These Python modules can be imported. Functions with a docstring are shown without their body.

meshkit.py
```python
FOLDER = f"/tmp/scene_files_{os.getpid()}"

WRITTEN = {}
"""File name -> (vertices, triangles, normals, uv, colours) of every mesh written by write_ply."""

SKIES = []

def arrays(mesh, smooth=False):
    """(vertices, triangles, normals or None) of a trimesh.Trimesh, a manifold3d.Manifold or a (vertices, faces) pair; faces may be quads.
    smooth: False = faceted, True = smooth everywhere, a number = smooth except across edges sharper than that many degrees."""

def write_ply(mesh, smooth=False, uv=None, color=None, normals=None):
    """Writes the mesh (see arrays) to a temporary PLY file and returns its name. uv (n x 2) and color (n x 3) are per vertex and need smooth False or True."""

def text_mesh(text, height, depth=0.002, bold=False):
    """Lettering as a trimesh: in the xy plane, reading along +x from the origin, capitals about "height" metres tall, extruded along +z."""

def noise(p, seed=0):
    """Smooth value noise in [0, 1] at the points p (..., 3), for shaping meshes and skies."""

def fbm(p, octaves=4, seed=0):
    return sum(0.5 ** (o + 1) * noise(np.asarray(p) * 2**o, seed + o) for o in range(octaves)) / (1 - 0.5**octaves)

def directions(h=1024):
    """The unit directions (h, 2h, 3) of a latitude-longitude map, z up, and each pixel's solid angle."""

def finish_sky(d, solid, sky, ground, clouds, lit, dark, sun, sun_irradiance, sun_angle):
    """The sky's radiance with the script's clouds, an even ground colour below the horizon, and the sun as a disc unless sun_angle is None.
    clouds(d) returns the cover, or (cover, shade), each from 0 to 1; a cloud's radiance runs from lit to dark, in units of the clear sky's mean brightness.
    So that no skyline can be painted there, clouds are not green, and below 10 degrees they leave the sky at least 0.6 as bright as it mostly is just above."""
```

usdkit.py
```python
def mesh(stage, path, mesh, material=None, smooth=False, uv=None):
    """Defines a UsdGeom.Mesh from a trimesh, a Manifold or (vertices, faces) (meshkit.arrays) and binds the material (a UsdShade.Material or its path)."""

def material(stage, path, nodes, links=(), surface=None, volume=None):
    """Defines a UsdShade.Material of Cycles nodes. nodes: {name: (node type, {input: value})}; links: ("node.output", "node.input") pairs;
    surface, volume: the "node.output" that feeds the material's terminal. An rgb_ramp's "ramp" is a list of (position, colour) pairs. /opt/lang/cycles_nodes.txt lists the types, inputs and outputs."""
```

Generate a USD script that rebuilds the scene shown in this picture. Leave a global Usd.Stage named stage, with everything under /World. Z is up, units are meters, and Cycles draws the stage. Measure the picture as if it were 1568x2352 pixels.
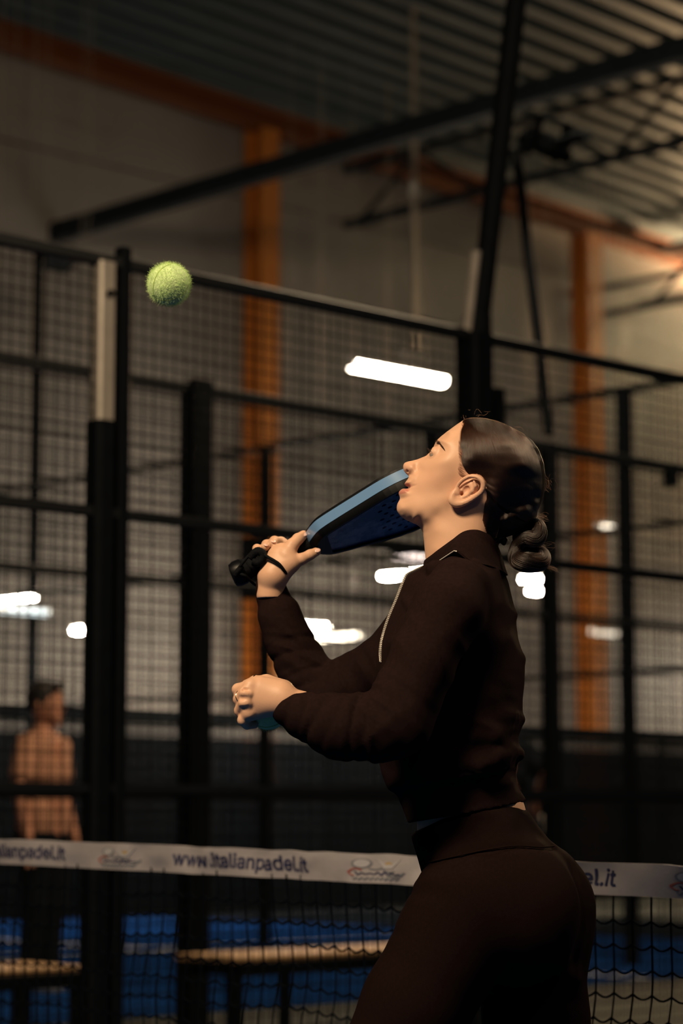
import math, random
import numpy as np
import trimesh, manifold3d as m3
import shapely, shapely.geometry as sg, shapely.affinity as sa
from scipy.interpolate import RBFInterpolator
import usdkit, meshkit
from pxr import Usd, UsdGeom, UsdLux, UsdShade, Gf, Sdf, Vt

rng = np.random.default_rng(7)
stage = Usd.Stage.CreateInMemory()
UsdGeom.SetStageUpAxis(stage, UsdGeom.Tokens.z)
UsdGeom.Xform.Define(stage, '/World')
UsdGeom.Scope.Define(stage, '/World/Looks')

# ------------------------------------------------------------------ camera
PW, PH = 1568, 2352
FPX = 85.0 / 24.0 * PW                     # 85 mm lens on a 24 mm wide (portrait) frame
EYE = np.array([0.0, 0.0, 0.97])           # photographer kneeling on the near court
PITCH = math.atan((1890 - 1176) / FPX)     # horizon at picture row 1890
FWD = np.array([0, math.cos(PITCH), math.sin(PITCH)])
UPV = np.array([0, -math.sin(PITCH), math.cos(PITCH)])
cam = UsdGeom.Camera.Define(stage, '/World/camera')
cam.CreateHorizontalApertureAttr(24.0)
cam.CreateVerticalApertureAttr(36.0)
cam.CreateFocalLengthAttr(85.0)
cam.CreateFStopAttr(3.5)
cam.CreateFocusDistanceAttr(4.0)
cam.CreateClippingRangeAttr(Gf.Vec2f(0.05, 500))
cam.CreateExposureAttr(0.0)
cam.AddTransformOp().Set(Gf.Matrix4d(1, 0, 0, 0, *map(float, UPV), 0, *map(float, -FWD), 0, *map(float, EYE), 1))

# ------------------------------------------------------------------ lights (the lamps' own light is in their builders)
dome = UsdLux.DomeLight.Define(stage, '/World/blue_fill')
dome.CreateColorAttr(Gf.Vec3f(0.16, 0.30, 0.45))
dome.CreateIntensityAttr(0.012)  # faint blue fill added to lift the shadows
KEY = 121.0          # flood lamp above the near court
KEY_COLOR = (1.0, 0.76, 0.48)
FLOOD = 290.0        # added floodlight for the far court
TUBE = 40.0          # hanging tube lamps
TUBE_COLOR = (1.0, 0.86, 0.66)

# ------------------------------------------------------------------ coordinates
PHI = math.atan((6500 - 784) / FPX * math.cos(PITCH))
AX = np.array([math.sin(PHI), math.cos(PHI), 0])      # along the court (away to the right)
NX = np.array([-math.cos(PHI), math.sin(PHI), 0])     # across the court (away to the left)
ZX = np.array([0, 0, 1.0])


def W(a, n, z):
    return a * AX + n * NX + z * ZX


def ray(px, py):
    return FWD + (px - 784) / FPX * np.array([1.0, 0, 0]) + (1176 - py) / FPX * UPV


def pix(px, py, y):
    r = ray(px, py)
    return EYE + r * (y / r[1])


def pix_n(px, py, n):
    r = ray(px, py)
    return EYE + r * (n / (r @ NX))


def pix_a(px, py, a):
    r = ray(px, py)
    return EYE + r * (a / (r @ AX))


def anz(p):
    return p @ AX, p @ NX, p[2]


# ------------------------------------------------------------------ stage helpers
used = {}


def numbered(path):
    n = used.get(path, 0)
    used[path] = n + 1
    return path if n == 0 else f'{path}_{n:03d}'


def meta(prim, label=None, cat=None, group=None, kind=None):
    for k, v in (('label', label), ('category', cat), ('group', group), ('kind', kind)):
        if v:
            prim.SetCustomDataByKey(k, v)
    return prim


def pathof(parent):
    return '/World' if parent is None else str(parent.GetPath())


def obj(name, mesh, mat, parent=None, smooth=False, label=None, cat=None, group=None, kind=None, col=None):
    p = numbered(pathof(parent) + '/' + name)
    m = usdkit.mesh(stage, p, mesh, M[mat] if isinstance(mat, str) else mat, smooth=smooth)
    if col is not None:
        UsdGeom.PrimvarsAPI(m).CreatePrimvar('tint', Sdf.ValueTypeNames.Color3fArray, 'vertex').Set(Vt.Vec3fArray.FromNumpy(np.asarray(col, np.float32)))
    return meta(m.GetPrim(), label, cat, group, kind)


def thing(name, label, cat, group=None, loc=None, kind=None):
    x = UsdGeom.Xform.Define(stage, numbered('/World/' + name))
    if loc is not None:
        x.AddTranslateOp().Set(Gf.Vec3d(*map(float, loc)))
    return meta(x.GetPrim(), label, cat, group, kind)


def curves(name, lines, width, mat, parent, kind=None, label=None):
    p = numbered(pathof(parent) + '/' + name)
    c = UsdGeom.BasisCurves.Define(stage, p)
    c.CreateTypeAttr('linear')
    c.CreateCurveVertexCountsAttr(Vt.IntArray.FromNumpy(np.array([len(l) for l in lines], np.int32)))
    c.CreatePointsAttr(Vt.Vec3fArray.FromNumpy(np.vstack(lines).astype(np.float32)))
    if np.ndim(width) == 0:
        c.CreateWidthsAttr(Vt.FloatArray([float(width)]))
        c.SetWidthsInterpolation('constant')
    else:
        c.CreateWidthsAttr(Vt.FloatArray.FromNumpy(np.asarray(width, np.float32)))
        c.SetWidthsInterpolation('vertex')
    UsdShade.MaterialBindingAPI.Apply(c.GetPrim()).Bind(M[mat])
    return meta(c.GetPrim(), label, None, None, kind)


# ------------------------------------------------------------------ materials
M = {}


def mat(name, color, rough=0.6, metal=0.0, noise=0.0, scale=30.0, bump=0.0, bscale=200.0, spec=0.5, sheen=0.0, coat=0.0, sss=0.0, stretch=None):
    n = {'p': ('principled_bsdf', {'base_color': color, 'roughness': rough, 'metallic': metal, 'specular_ior_level': spec})}
    if sheen:
        n['p'][1].update(sheen_weight=sheen, sheen_roughness=0.6, sheen_tint=tuple(min(1.0, c * 4 + 0.1) for c in color))
    if coat:
        n['p'][1].update(coat_weight=coat, coat_roughness=0.08)
    if sss:
        n['p'][1].update(subsurface_weight=sss, subsurface_scale=0.006, subsurface_radius=(1.0, 0.35, 0.18))
    l = []
    if noise or bump:
        n['tc'] = ('texture_coordinate', {})
        src = 'tc.object'
        if stretch:
            n['mp'] = ('mapping', {'scale': stretch})
            l.append(('tc.object', 'mp.vector'))
            src = 'mp.vector'
    if noise:
        n['n'] = ('noise_texture', {'scale': scale, 'detail': 4.0})
        lo = tuple(c * (1 - noise) for c in color)
        hi = tuple(min(1, c * (1 + noise)) for c in color)
        n['r'] = ('rgb_ramp', {'ramp': [(0.3, lo), (0.7, hi)]})
        l += [(src, 'n.vector'), ('n.fac', 'r.fac'), ('r.color', 'p.base_color')]
    if bump:
        n['bn'] = ('noise_texture', {'scale': bscale, 'detail': 3.0})
        n['b'] = ('bump', {'strength': bump, 'distance': 0.002})
        l += [(src, 'bn.vector'), ('bn.fac', 'b.height'), ('b.normal', 'p.normal')]
    M[name] = usdkit.material(stage, '/World/Looks/' + name, n, l, surface='p.BSDF')


def tinted(name, rough, **kw):
    """Colour read per vertex from the primvar 'tint'."""
    n = {'a': ('attribute', {'attribute': 'tint'}), 'p': ('principled_bsdf', {'roughness': rough, **kw}),
         'tc': ('texture_coordinate', {}), 'bn': ('noise_texture', {'scale': 900.0, 'detail': 2.0}), 'b': ('bump', {'strength': 0.12, 'distance': 0.0006})}
    M[name] = usdkit.material(stage, '/World/Looks/' + name, n, [('a.color', 'p.base_color'), ('tc.object', 'bn.vector'), ('bn.fac', 'b.height'), ('b.normal', 'p.normal')], surface='p.BSDF')


def lamp_mat(name, color, strength):
    M[name] = usdkit.material(stage, '/World/Looks/' + name, {'e': ('emission', {'color': color, 'strength': strength})}, surface='e.emission')


mat('wall_panel', (0.232, 0.207, 0.190), 0.55, noise=0.10, scale=0.8)
mat('wall_panel_b', (0.212, 0.189, 0.173), 0.6, noise=0.10, scale=0.8)
mat('roof_deck', (0.055, 0.080, 0.092), 0.55, noise=0.12, scale=1.5)
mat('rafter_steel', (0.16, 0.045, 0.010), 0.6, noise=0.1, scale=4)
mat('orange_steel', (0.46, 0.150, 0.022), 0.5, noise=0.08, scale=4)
mat('black_steel', (0.0030, 0.0042, 0.0058), 0.6, noise=0.2, scale=20, spec=0.05)
mat('black_rail', (0.0035, 0.0045, 0.006), 0.5, noise=0.2, scale=20, spec=0.25)
mat('black_wire', (0.003, 0.004, 0.005), 0.7, spec=0.04)
mat('grey_steel', (0.33, 0.29, 0.25), 0.45, metal=0.3, noise=0.15, scale=12)
mat('dark_steel', (0.013, 0.019, 0.024), 0.65, noise=0.2, scale=9, spec=0.15)
mat('concrete', (0.055, 0.056, 0.048), 0.85, noise=0.18, scale=3, bump=0.3, bscale=60, spec=0.05)
mat('blue_turf', (0.007, 0.034, 0.135), 0.95, noise=0.25, scale=25, bump=0.6, bscale=300, spec=0.0)
mat('white_line', (0.50, 0.50, 0.52), 0.9, noise=0.12, scale=60, spec=0.05)
mat('dark_floor', (0.008, 0.010, 0.014), 0.9, noise=0.2, scale=20, spec=0.0)
mat('wood_slat', (0.50, 0.29, 0.13), 0.5, noise=0.18, scale=6, stretch=(1, 12, 12))
mat('lamp_housing', (0.55, 0.52, 0.48), 0.5)
mat('pale_band', (0.09, 0.083, 0.08), 0.7)
mat('tape_cloth', (0.30, 0.28, 0.30), 0.85, noise=0.08, scale=9, bump=0.5, bscale=60)
mat('navy_print', (0.012, 0.016, 0.065), 0.75, noise=0.2, scale=60)
mat('grey_print', (0.16, 0.17, 0.20), 0.75)
mat('red_print', (0.30, 0.08, 0.06), 0.75)
mat('ochre_print', (0.34, 0.24, 0.09), 0.75)
mat('pale_print', (0.38, 0.37, 0.40), 0.75)
mat('net_cord', (0.002, 0.003, 0.005), 0.9, spec=0.02)
mat('felt', (0.60, 0.78, 0.36), 0.95, noise=0.10, scale=90, bump=0.8, bscale=600, sheen=0.5)
mat('felt_fuzz', (0.60, 0.80, 0.34), 0.9)
mat('seam_rubber', (0.42, 0.56, 0.16), 0.8)
mat('jacket', (0.0150, 0.0080, 0.0078), 0.9, noise=0.12, scale=160, bump=0.25, bscale=1500, spec=0.015)
mat('leggings', (0.0098, 0.0050, 0.0046), 0.85, noise=0.10, scale=200, bump=0.3, bscale=1500, spec=0.015)
mat('zip_metal', (0.80, 0.74, 0.66), 0.35, metal=0.55)
mat('zip_tape', (0.012, 0.006, 0.006), 0.9)
mat('hair', (0.008, 0.004, 0.003), 0.5, spec=0.15, noise=0.35, scale=220, bump=0.4, bscale=500, stretch=(1, 1, 0.25))
M['hair_strand'] = usdkit.material(stage, '/World/Looks/hair_strand', {'h': ('principled_hair_bsdf', {'model': 'Chiang', 'parametrization': 'Direct coloring', 'color': (0.0135, 0.0056, 0.0034), 'roughness': 0.36, 'radial_roughness': 0.5, 'random_roughness': 0.2})}, surface='h.BSDF')
mat('brow_hair', (0.035, 0.016, 0.010), 0.6)
tinted("skin", 0.46, specular_ior_level=0.32)
mat('eye_white', (0.34, 0.27, 0.22), 0.15)
mat('eye_iris', (0.06, 0.030, 0.015), 0.10)
mat('tooth', (0.78, 0.72, 0.62), 0.2)
mat('nail', (0.80, 0.52, 0.44), 0.18, coat=0.6)
mat('ring_metal', (0.80, 0.70, 0.52), 0.18, metal=1.0)
mat('racket_black', (0.003, 0.0035, 0.005), 0.4, spec=0.15)
mat('racket_rim', (0.135, 0.27, 0.50), 0.22, coat=0.5)
mat('grip_rubber', (0.004, 0.0045, 0.006), 0.8, bump=0.5, bscale=300, spec=0.1)
mat('shoe_white', (0.6, 0.58, 0.55), 0.6)
mat('sole_rubber', (0.10, 0.10, 0.10), 0.8)
mat('tan_cloth', (0.40, 0.19, 0.115), 0.85, noise=0.1, scale=40)
mat('dark_cloth', (0.006, 0.008, 0.011), 0.9, noise=0.2, scale=40, spec=0.05)
mat('bystander_skin', (0.48, 0.21, 0.125), 0.55, noise=0.06, scale=30)
mat('bystander_hair', (0.012, 0.008, 0.007), 0.6, noise=0.3, scale=120)
mat('white_cloth', (0.55, 0.50, 0.46), 0.85, noise=0.08, scale=30)
M['face_blue'] = usdkit.material(stage, '/World/Looks/face_blue', {
    'tc': ('texture_coordinate', {}), 'n1': ('noise_texture', {'scale': 55.0, 'detail': 6.0, 'roughness': 0.65}), 'n2': ('noise_texture', {'scale': 16.0, 'detail': 2.0}),
    'm': ('math', {'math_type': 'multiply'}), 'r': ('rgb_ramp', {'ramp': [(0.0, (0.002, 0.022, 0.11)), (0.215, (0.003, 0.030, 0.15)), (0.26, (0.07, 0.10, 0.24)), (0.36, (0.18, 0.20, 0.34))]}),
    'p': ('principled_bsdf', {'roughness': 0.32, 'coat_weight': 0.3, 'coat_roughness': 0.1})},
    [('tc.object', 'n1.vector'), ('tc.object', 'n2.vector'), ('n1.fac', 'm.value1'), ('n2.fac', 'm.value2'), ('m.value', 'r.fac'), ('r.color', 'p.base_color')], surface='p.BSDF')
M['windscreen'] = usdkit.material(stage, '/World/Looks/windscreen', {
    't': ('transparent_bsdf', {'color': (0.9, 0.9, 0.9)}), 'd': ('diffuse_bsdf', {'color': (0.006, 0.008, 0.011)}), 'x': ('mix_closure', {'fac': 0.86})},
    [('t.BSDF', 'x.closure1'), ('d.BSDF', 'x.closure2')], surface='x.closure')

# ------------------------------------------------------------------ mesh helpers


def cat(ms):
    return trimesh.util.concatenate(ms)


def frame(d):
    d = d / np.linalg.norm(d)
    u = np.array([0, 0, 1.0]) if abs(d[2]) < 0.95 else AX
    s = np.cross(d, u)
    s /= np.linalg.norm(s)
    return d, s, np.cross(s, d)


def beam(p, q, w, h, bev=0.0):
    """A bar from p to q, w wide (sideways) and h tall, its long edges chamfered."""
    p, q = np.asarray(p, float), np.asarray(q, float)
    d, s, u = frame(q - p)
    b = bev or min(w, h) * 0.12
    prof = [(-w / 2 + b, -h / 2), (w / 2 - b, -h / 2), (w / 2, -h / 2 + b), (w / 2, h / 2 - b), (w / 2 - b, h / 2), (-w / 2 + b, h / 2), (-w / 2, h / 2 - b), (-w / 2, -h / 2 + b)]
    v = [p + a * s + c * u for a, c in prof] + [q + a * s + c * u for a, c in prof]
    f = [(i, (i + 1) % 8, 8 + (i + 1) % 8, 8 + i) for i in range(8)]
    t = [(a, b_, c) for a, b_, c, _ in f] + [(a, c, d_) for a, _, c, d_ in f]
    t += [(0, i + 1, i) for i in range(1, 7)] + [(8, 8 + i, 8 + i + 1) for i in range(1, 7)]
    m = trimesh.Trimesh(np.array(v), np.array(t), process=False)
    m.fix_normals()
    return m


def tube(points, radii, sides=10, closed=False):
    p = np.asarray(points, float)
    n = len(p)
    radii = np.broadcast_to(radii, (n,))
    t = (np.roll(p, -1, 0) - np.roll(p, 1, 0)) if closed else np.gradient(p, axis=0)
    t /= np.linalg.norm(t, axis=1, keepdims=True) + 1e-12
    a = np.zeros((n, 3))
    ref = np.array([0, 0, 1.0]) if abs(t[0, 2]) < 0.9 else np.array([1.0, 0, 0])
    a0 = np.cross(t[0], ref)
    for i in range(n):                      # carried along, so that the tube does not twist
        a0 = a0 - (a0 @ t[i]) * t[i]
        a0 /= np.linalg.norm(a0)
        a[i] = a0
    b = np.cross(t, a)
    g = np.arange(sides) * 2 * np.pi / sides
    v = (p[:, None] + radii[:, None, None] * (np.cos(g)[None, :, None] * a[:, None] + np.sin(g)[None, :, None] * b[:, None])).reshape(-1, 3)
    m = n if closed else n - 1
    i, j = np.meshgrid(np.arange(m), np.arange(sides), indexing='ij')
    k = (i + 1) % n
    q = np.stack([i * sides + j, i * sides + (j + 1) % sides, k * sides + (j + 1) % sides, k * sides + j], -1).reshape(-1, 4)
    f = np.vstack([q[:, [0, 1, 2]], q[:, [0, 2, 3]]])
    if not closed:
        v = np.vstack([v, p[:1], p[-1:]])
        e = len(v) - 2
        jj = np.arange(sides)
        f = np.vstack([f, np.stack([np.full(sides, e), (jj + 1) % sides, jj], 1), np.stack([np.full(sides, e + 1), (n - 1) * sides + jj, (n - 1) * sides + (jj + 1) % sides], 1)])
    return trimesh.Trimesh(v, f, process=False)


def bars(ps, qs, w):
    """Many thin square wires as one mesh."""
    ps, qs = np.asarray(ps, float), np.asarray(qs, float)
    d = qs - ps
    d /= np.linalg.norm(d, axis=1, keepdims=True)
    ref = np.where(np.abs(d[:, 2:]) < 0.9, [[0, 0, 1.0]], [[1.0, 0, 0]])
    s = np.cross(d, ref)
    s /= np.linalg.norm(s, axis=1, keepdims=True)
    u = np.cross(s, d)
    c = [(-1, -1), (1, -1), (1, 1), (-1, 1)]
    v = np.stack([ps + w / 2 * (a * s + b * u) for a, b in c] + [qs + w / 2 * (a * s + b * u) for a, b in c], 1)
    f = np.array([(0, 1, 5), (0, 5, 4), (1, 2, 6), (1, 6, 5), (2, 3, 7), (2, 7, 6), (3, 0, 4), (3, 4, 7)])
    F = (np.arange(len(ps))[:, None, None] * 8 + f[None]).reshape(-1, 3)
    return trimesh.Trimesh(v.reshape(-1, 3), F, process=False)


def slab(poly, lift, thick):
    """Extrudes a polygon given as 3-D corner points along the vector lift*thick."""
    p = np.asarray(poly, float)
    n = len(p)
    q = p + np.asarray(lift, float) * thick
    f = [(0, i, i + 1) for i in range(1, n - 1)] + [(n, n + i + 1, n + i) for i in range(1, n - 1)]
    for i in range(n):
        j = (i + 1) % n
        f += [(i, n + i, n + j), (i, n + j, j)]
    m = trimesh.Trimesh(np.vstack([p, q]), np.array(f), process=False)
    m.fix_normals()
    return m


def box_anz(a0, a1, n0, n1, z0, z1):
    return slab([W(a0, n0, z0), W(a1, n0, z0), W(a1, n1, z0), W(a0, n1, z0)], ZX, z1 - z0)


def dup(src, label=None, group=None, offset=(0, 0, 0)):
    """A copy of a thing with its parts under the next number, moved by offset."""
    was = src.GetCustomData()
    base = str(src.GetPath())
    x = UsdGeom.Xform.Define(stage, numbered(base))
    p = x.GetPrim()
    p.GetReferences().AddInternalReference(src.GetPath())
    meta(p, label or was['label'], was['category'], group or was.get('group'))
    at = src.GetAttribute('xformOp:translate').Get() or Gf.Vec3d(0, 0, 0)
    UsdGeom.XformCommonAPI(x).SetTranslate(Gf.Vec3d(*at) + Gf.Vec3d(*map(float, offset)))
    p.SetInstanceable(True)
    return p

# =================================================================== THE HALL
N_FENCE, N_FENCE2, N_WALL, A_NET = 6.72, 8.44, 21.0, 3.745


def roof_z(a):
    return 9.56 - 0.039 * (a - 15.5)


obj('floor', box_anz(-14, 46, -12, N_WALL + 0.3, -0.2, 0.0), 'concrete', kind='structure')
w = thing('wall_back', 'tall hall wall of horizontal brown-grey metal panels behind the courts', 'wall', kind='structure')
k = 0
for b in range(9):
    a0 = 0.95 + 6.0 * (b - 1)
    a1 = a0 + 6.0
    z = 0.0
    while z < 9.0:
        z1 = min(z + 1.05, 9.0)
        pts = [W(a0 + .01, N_WALL, z + .012), W(a1 - .01, N_WALL, z + .012), W(a1 - .01, N_WALL, z1 - .012), W(a0 + .01, N_WALL, z1 - .012)]
        if z1 >= 9.0:
            pts[2], pts[3] = W(a1 - .01, N_WALL, roof_z(a1)), W(a0 + .01, N_WALL, roof_z(a0))
        main = slab(pts, NX, 0.06)
        ribs = [beam(W(a0 + .012, N_WALL, z + 1.05 * t), W(a1 - .012, N_WALL, z + 1.05 * t), 0.02, 0.05) for t in (0.34, 0.67) if z + 1.05 * t < z1 - .05]
        obj('panel', cat([main] + ribs), 'wall_panel' if (k * 7 + b) % 3 else 'wall_panel_b', w)
        k += 1
        z = z1
obj('backing', slab([W(-5.05, N_WALL + .07, 0), W(49, N_WALL + .07, 0), W(49, N_WALL + .07, roof_z(49)), W(-5.05, N_WALL + .07, roof_z(-5))], NX, .1), 'dark_steel', w)

w2 = thing('wall_right', 'plain brown-grey panelled end wall of the hall, far to the right', 'wall', kind='structure')
n_ = N_WALL
while n_ > -11:
    for z0, z1 in ((0, 2.8), (2.8, 5.6), (5.6, roof_z(45.8) - .02)):
        obj('panel', slab([W(45.8, n_ - .01, z0 + .01), W(45.8, n_ - 5.99, z0 + .01), W(45.8, n_ - 5.99, z1 - .01), W(45.8, n_ - .01, z1 - .01)], AX, .08), 'wall_panel', w2)
    n_ -= 6.0
c = thing('ceiling', 'dark corrugated metal roof deck of the hall', 'ceiling', kind='structure')
step, per = 0.40, 3
n = N_WALL + 0.05
while n > -10:
    prof = []
    for i in range(per):
        m0 = n - i * step
        prof += [(m0, 0.0), (m0 - .17, 0.0), (m0 - .20, .14), (m0 - .37, .14)]
    prof.append((n - per * step, 0.0))
    v, f = [], []
    for nn, dz in prof:
        for a in np.linspace(-6.0, 48.0, 61):
            v.append(W(a, nn, roof_z(a) + dz))
    for i in range(len(prof) - 1):
        for j in range(60):
            q = i * 61 + j
            f += [(q, q + 1, q + 62), (q, q + 62, q + 61)]
    obj('sheet', trimesh.Trimesh(np.array(v), np.array(f), process=False), 'roof_deck', c)
    n -= per * step

# court surfaces: thin turf carpets lying on the concrete
obj('near_turf', box_anz(-6, 13.4, -3.2, N_FENCE - .12, 0, .015), 'blue_turf', label='blue artificial turf of the near court, under the net and the player', cat='turf', kind='structure')
obj('far_turf', box_anz(-6, 16.2, 9.55, 19.4, 0, .015), 'blue_turf', label='blue artificial turf of the far court beyond the benches', cat='turf', kind='structure')
obj('dark_strip', box_anz(16.3, 19.4, 9.2, 19.4, 0, .02), 'dark_floor', label='dark flooring behind the end of the far court', cat='flooring', kind='structure')  # plain dark strip on the floor
obj('court_line', box_anz(12.0, 12.1, 9.6, 19.3, .015, .019), 'white_line', label='white service line across the blue far court', cat='court line')
obj('court_line', box_anz(-5.9, 16.1, 14.35, 14.45, .015, .0185), 'white_line', label='white centre line running along the blue far court', cat='court line')


# orange steel frame along the back wall
def column(a, label):
    t = thing('steel_column', label, 'column', 'orange columns on the back wall', W(a, N_WALL - .30, 0))
    o = W(a, N_WALL - .30, 0)
    top = roof_z(a) - .26
    for s in (-1, 1):
        m = beam(W(a, N_WALL - .30 + s * .13, 0), W(a, N_WALL - .30 + s * .13, top), .30, .03)
        # the flange's broad face looks along the wall's normal
        m = slab([W(a - .15, N_WALL - .30 + s * .15, 0), W(a + .15, N_WALL - .30 + s * .15, 0), W(a + .15, N_WALL - .30 + s * .15, top), W(a - .15, N_WALL - .30 + s * .15, top)], -s * NX, .022)
        m.apply_translation(-o)
        obj('flange', m, 'orange_steel', t)
    m = slab([W(a - .008, N_WALL - .43, 0), W(a - .008, N_WALL - .17, 0), W(a - .008, N_WALL - .17, top), W(a - .008, N_WALL - .43, top)], AX, .016)
    m.apply_translation(-o)
    obj('web', m, 'orange_steel', t)
    return t


for a, lab in ((6.95, 'orange steel column at the far left of the back wall'), (12.95, 'orange steel column on the back wall left of the fence posts'),
               (18.95, 'orange steel column behind the racket and the tube lamp'), (24.95, 'orange steel column to the right of the player'), (30.95, 'orange steel column at the far right of the back wall')):
    column(a, lab)
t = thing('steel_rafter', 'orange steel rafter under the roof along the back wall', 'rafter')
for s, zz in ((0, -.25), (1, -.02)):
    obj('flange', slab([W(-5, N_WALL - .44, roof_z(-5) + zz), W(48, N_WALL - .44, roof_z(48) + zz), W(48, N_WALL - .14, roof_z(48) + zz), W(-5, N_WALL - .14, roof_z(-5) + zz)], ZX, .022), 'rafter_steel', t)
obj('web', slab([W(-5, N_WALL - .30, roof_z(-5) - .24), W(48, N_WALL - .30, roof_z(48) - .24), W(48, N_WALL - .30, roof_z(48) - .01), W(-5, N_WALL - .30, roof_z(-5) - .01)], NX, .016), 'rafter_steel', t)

# dark girder from the back wall towards the camera, and lattice trusses behind it
obj('roof_girder', beam(W(16.1, N_WALL - .02, 7.48), W(16.1, 2.0, 7.62), .17, .2), 'dark_steel', label='dark box girder running from the back wall above the fence corner', cat='girder')


def truss(a, z0, z1, mat_, label, n0=2.0):
    t = thing('roof_truss', label, 'truss', 'lattice trusses under the roof')
    obj('bottom_chord', beam(W(a, N_WALL - .05, z0), W(a, n0, z0), .10, .10), mat_, t)
    obj('top_chord', beam(W(a, N_WALL - .05, z1), W(a, n0, z1), .10, .10), mat_, t)
    n, up = N_WALL - .3, True
    while n - 1.0 > n0:
        obj('diagonal', beam(W(a, n, z0 if up else z1), W(a, n - 1.0, z1 if up else z0), .05, .05), mat_, t)
        n -= 1.0
        up = not up


truss(20.6, 8.35, 9.05, 'dark_steel', 'dark lattice truss under the roof, nearer one', 6.0)
truss(26.4, 8.20, 8.95, 'dark_steel', 'dark lattice truss under the roof, farther right one', 6.0)
for i, (y0, lab) in enumerate(((668, 'upper thin service pipe leaving the back wall right of the column'), (728, 'lower thin service pipe leaving the back wall right of the column'))):
    p = pix_n(1352, y0, N_WALL)
    obj('service_pipe', tube([p, p - NX * 4.5, p - NX * 9.0], .045, 8), 'dark_steel', smooth=40, label=lab, cat='pipe')


# =================================================================== FENCES
def mesh_panel(origin, along, length, z0, z1, wire=.0042, pitch=.05):
    k = int(round(length / pitch))
    m = int(round((z1 - z0) / pitch))
    ps, qs = [], []
    for i in range(1, k):
        o = origin + along * (length * i / k)
        ps.append(o + ZX * z0), qs.append(o + ZX * z1)
    off = np.cross(along, ZX) * wire
    for j in range(1, m):
        z = z0 + (z1 - z0) * j / m
        g_ = np.linspace(0, length, max(2, int(length / .2)) + 1)         # in short pieces: long slanting boxes are slow to trace
        for u0, u1 in zip(g_[:-1], g_[1:]):
            ps.append(origin + along * u0 + ZX * z + off), qs.append(origin + along * u1 + ZX * z + off)
    return bars(ps, qs, wire)


def fence(name, label, cat_, origin, along, marks, posts, rails, z1, post_size=.06, wire=.0042, mat_='black_steel', pitch=.05):
    """marks: where the panels start and end along the fence; posts: (at, width, height)."""
    t = thing(name, label, cat_, loc=origin)
    zero = np.zeros(3)
    for at, wd, ht in posts:
        obj('post', beam(along * at, along * at + ZX * ht, wd, wd), mat_, t)
    for a0, a1 in zip(marks[:-1], marks[1:]):
        for z, th in rails:
            obj('rail', beam(along * a0 + ZX * z, along * a1 + ZX * z, th, th), 'black_rail', t)
        obj('mesh_panel', mesh_panel(along * a0, along, a1 - a0, .06, z1 - .02, wire, pitch), 'black_wire', t, kind='stuff')
    return t


FA = W(0, N_FENCE, 0)
f1 = fence('court_fence', 'black welded-mesh fence with posts and rails right behind the net', 'fence', FA, AX,
           [1.6, 3.52, 5.47, 7.36, 9.36, 11.36, 13.3], [(1.6, .06, 3.0), (3.52, .06, 3.0), (5.47, .048, 3.05), (7.36, .125, 3.0), (9.36, .06, 3.0), (11.36, .06, 3.0), (13.3, .06, 3.0)],
           [(2.99, .045), (2.07, .04), (1.09, .035), (.05, .05)], 3.0)
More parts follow.
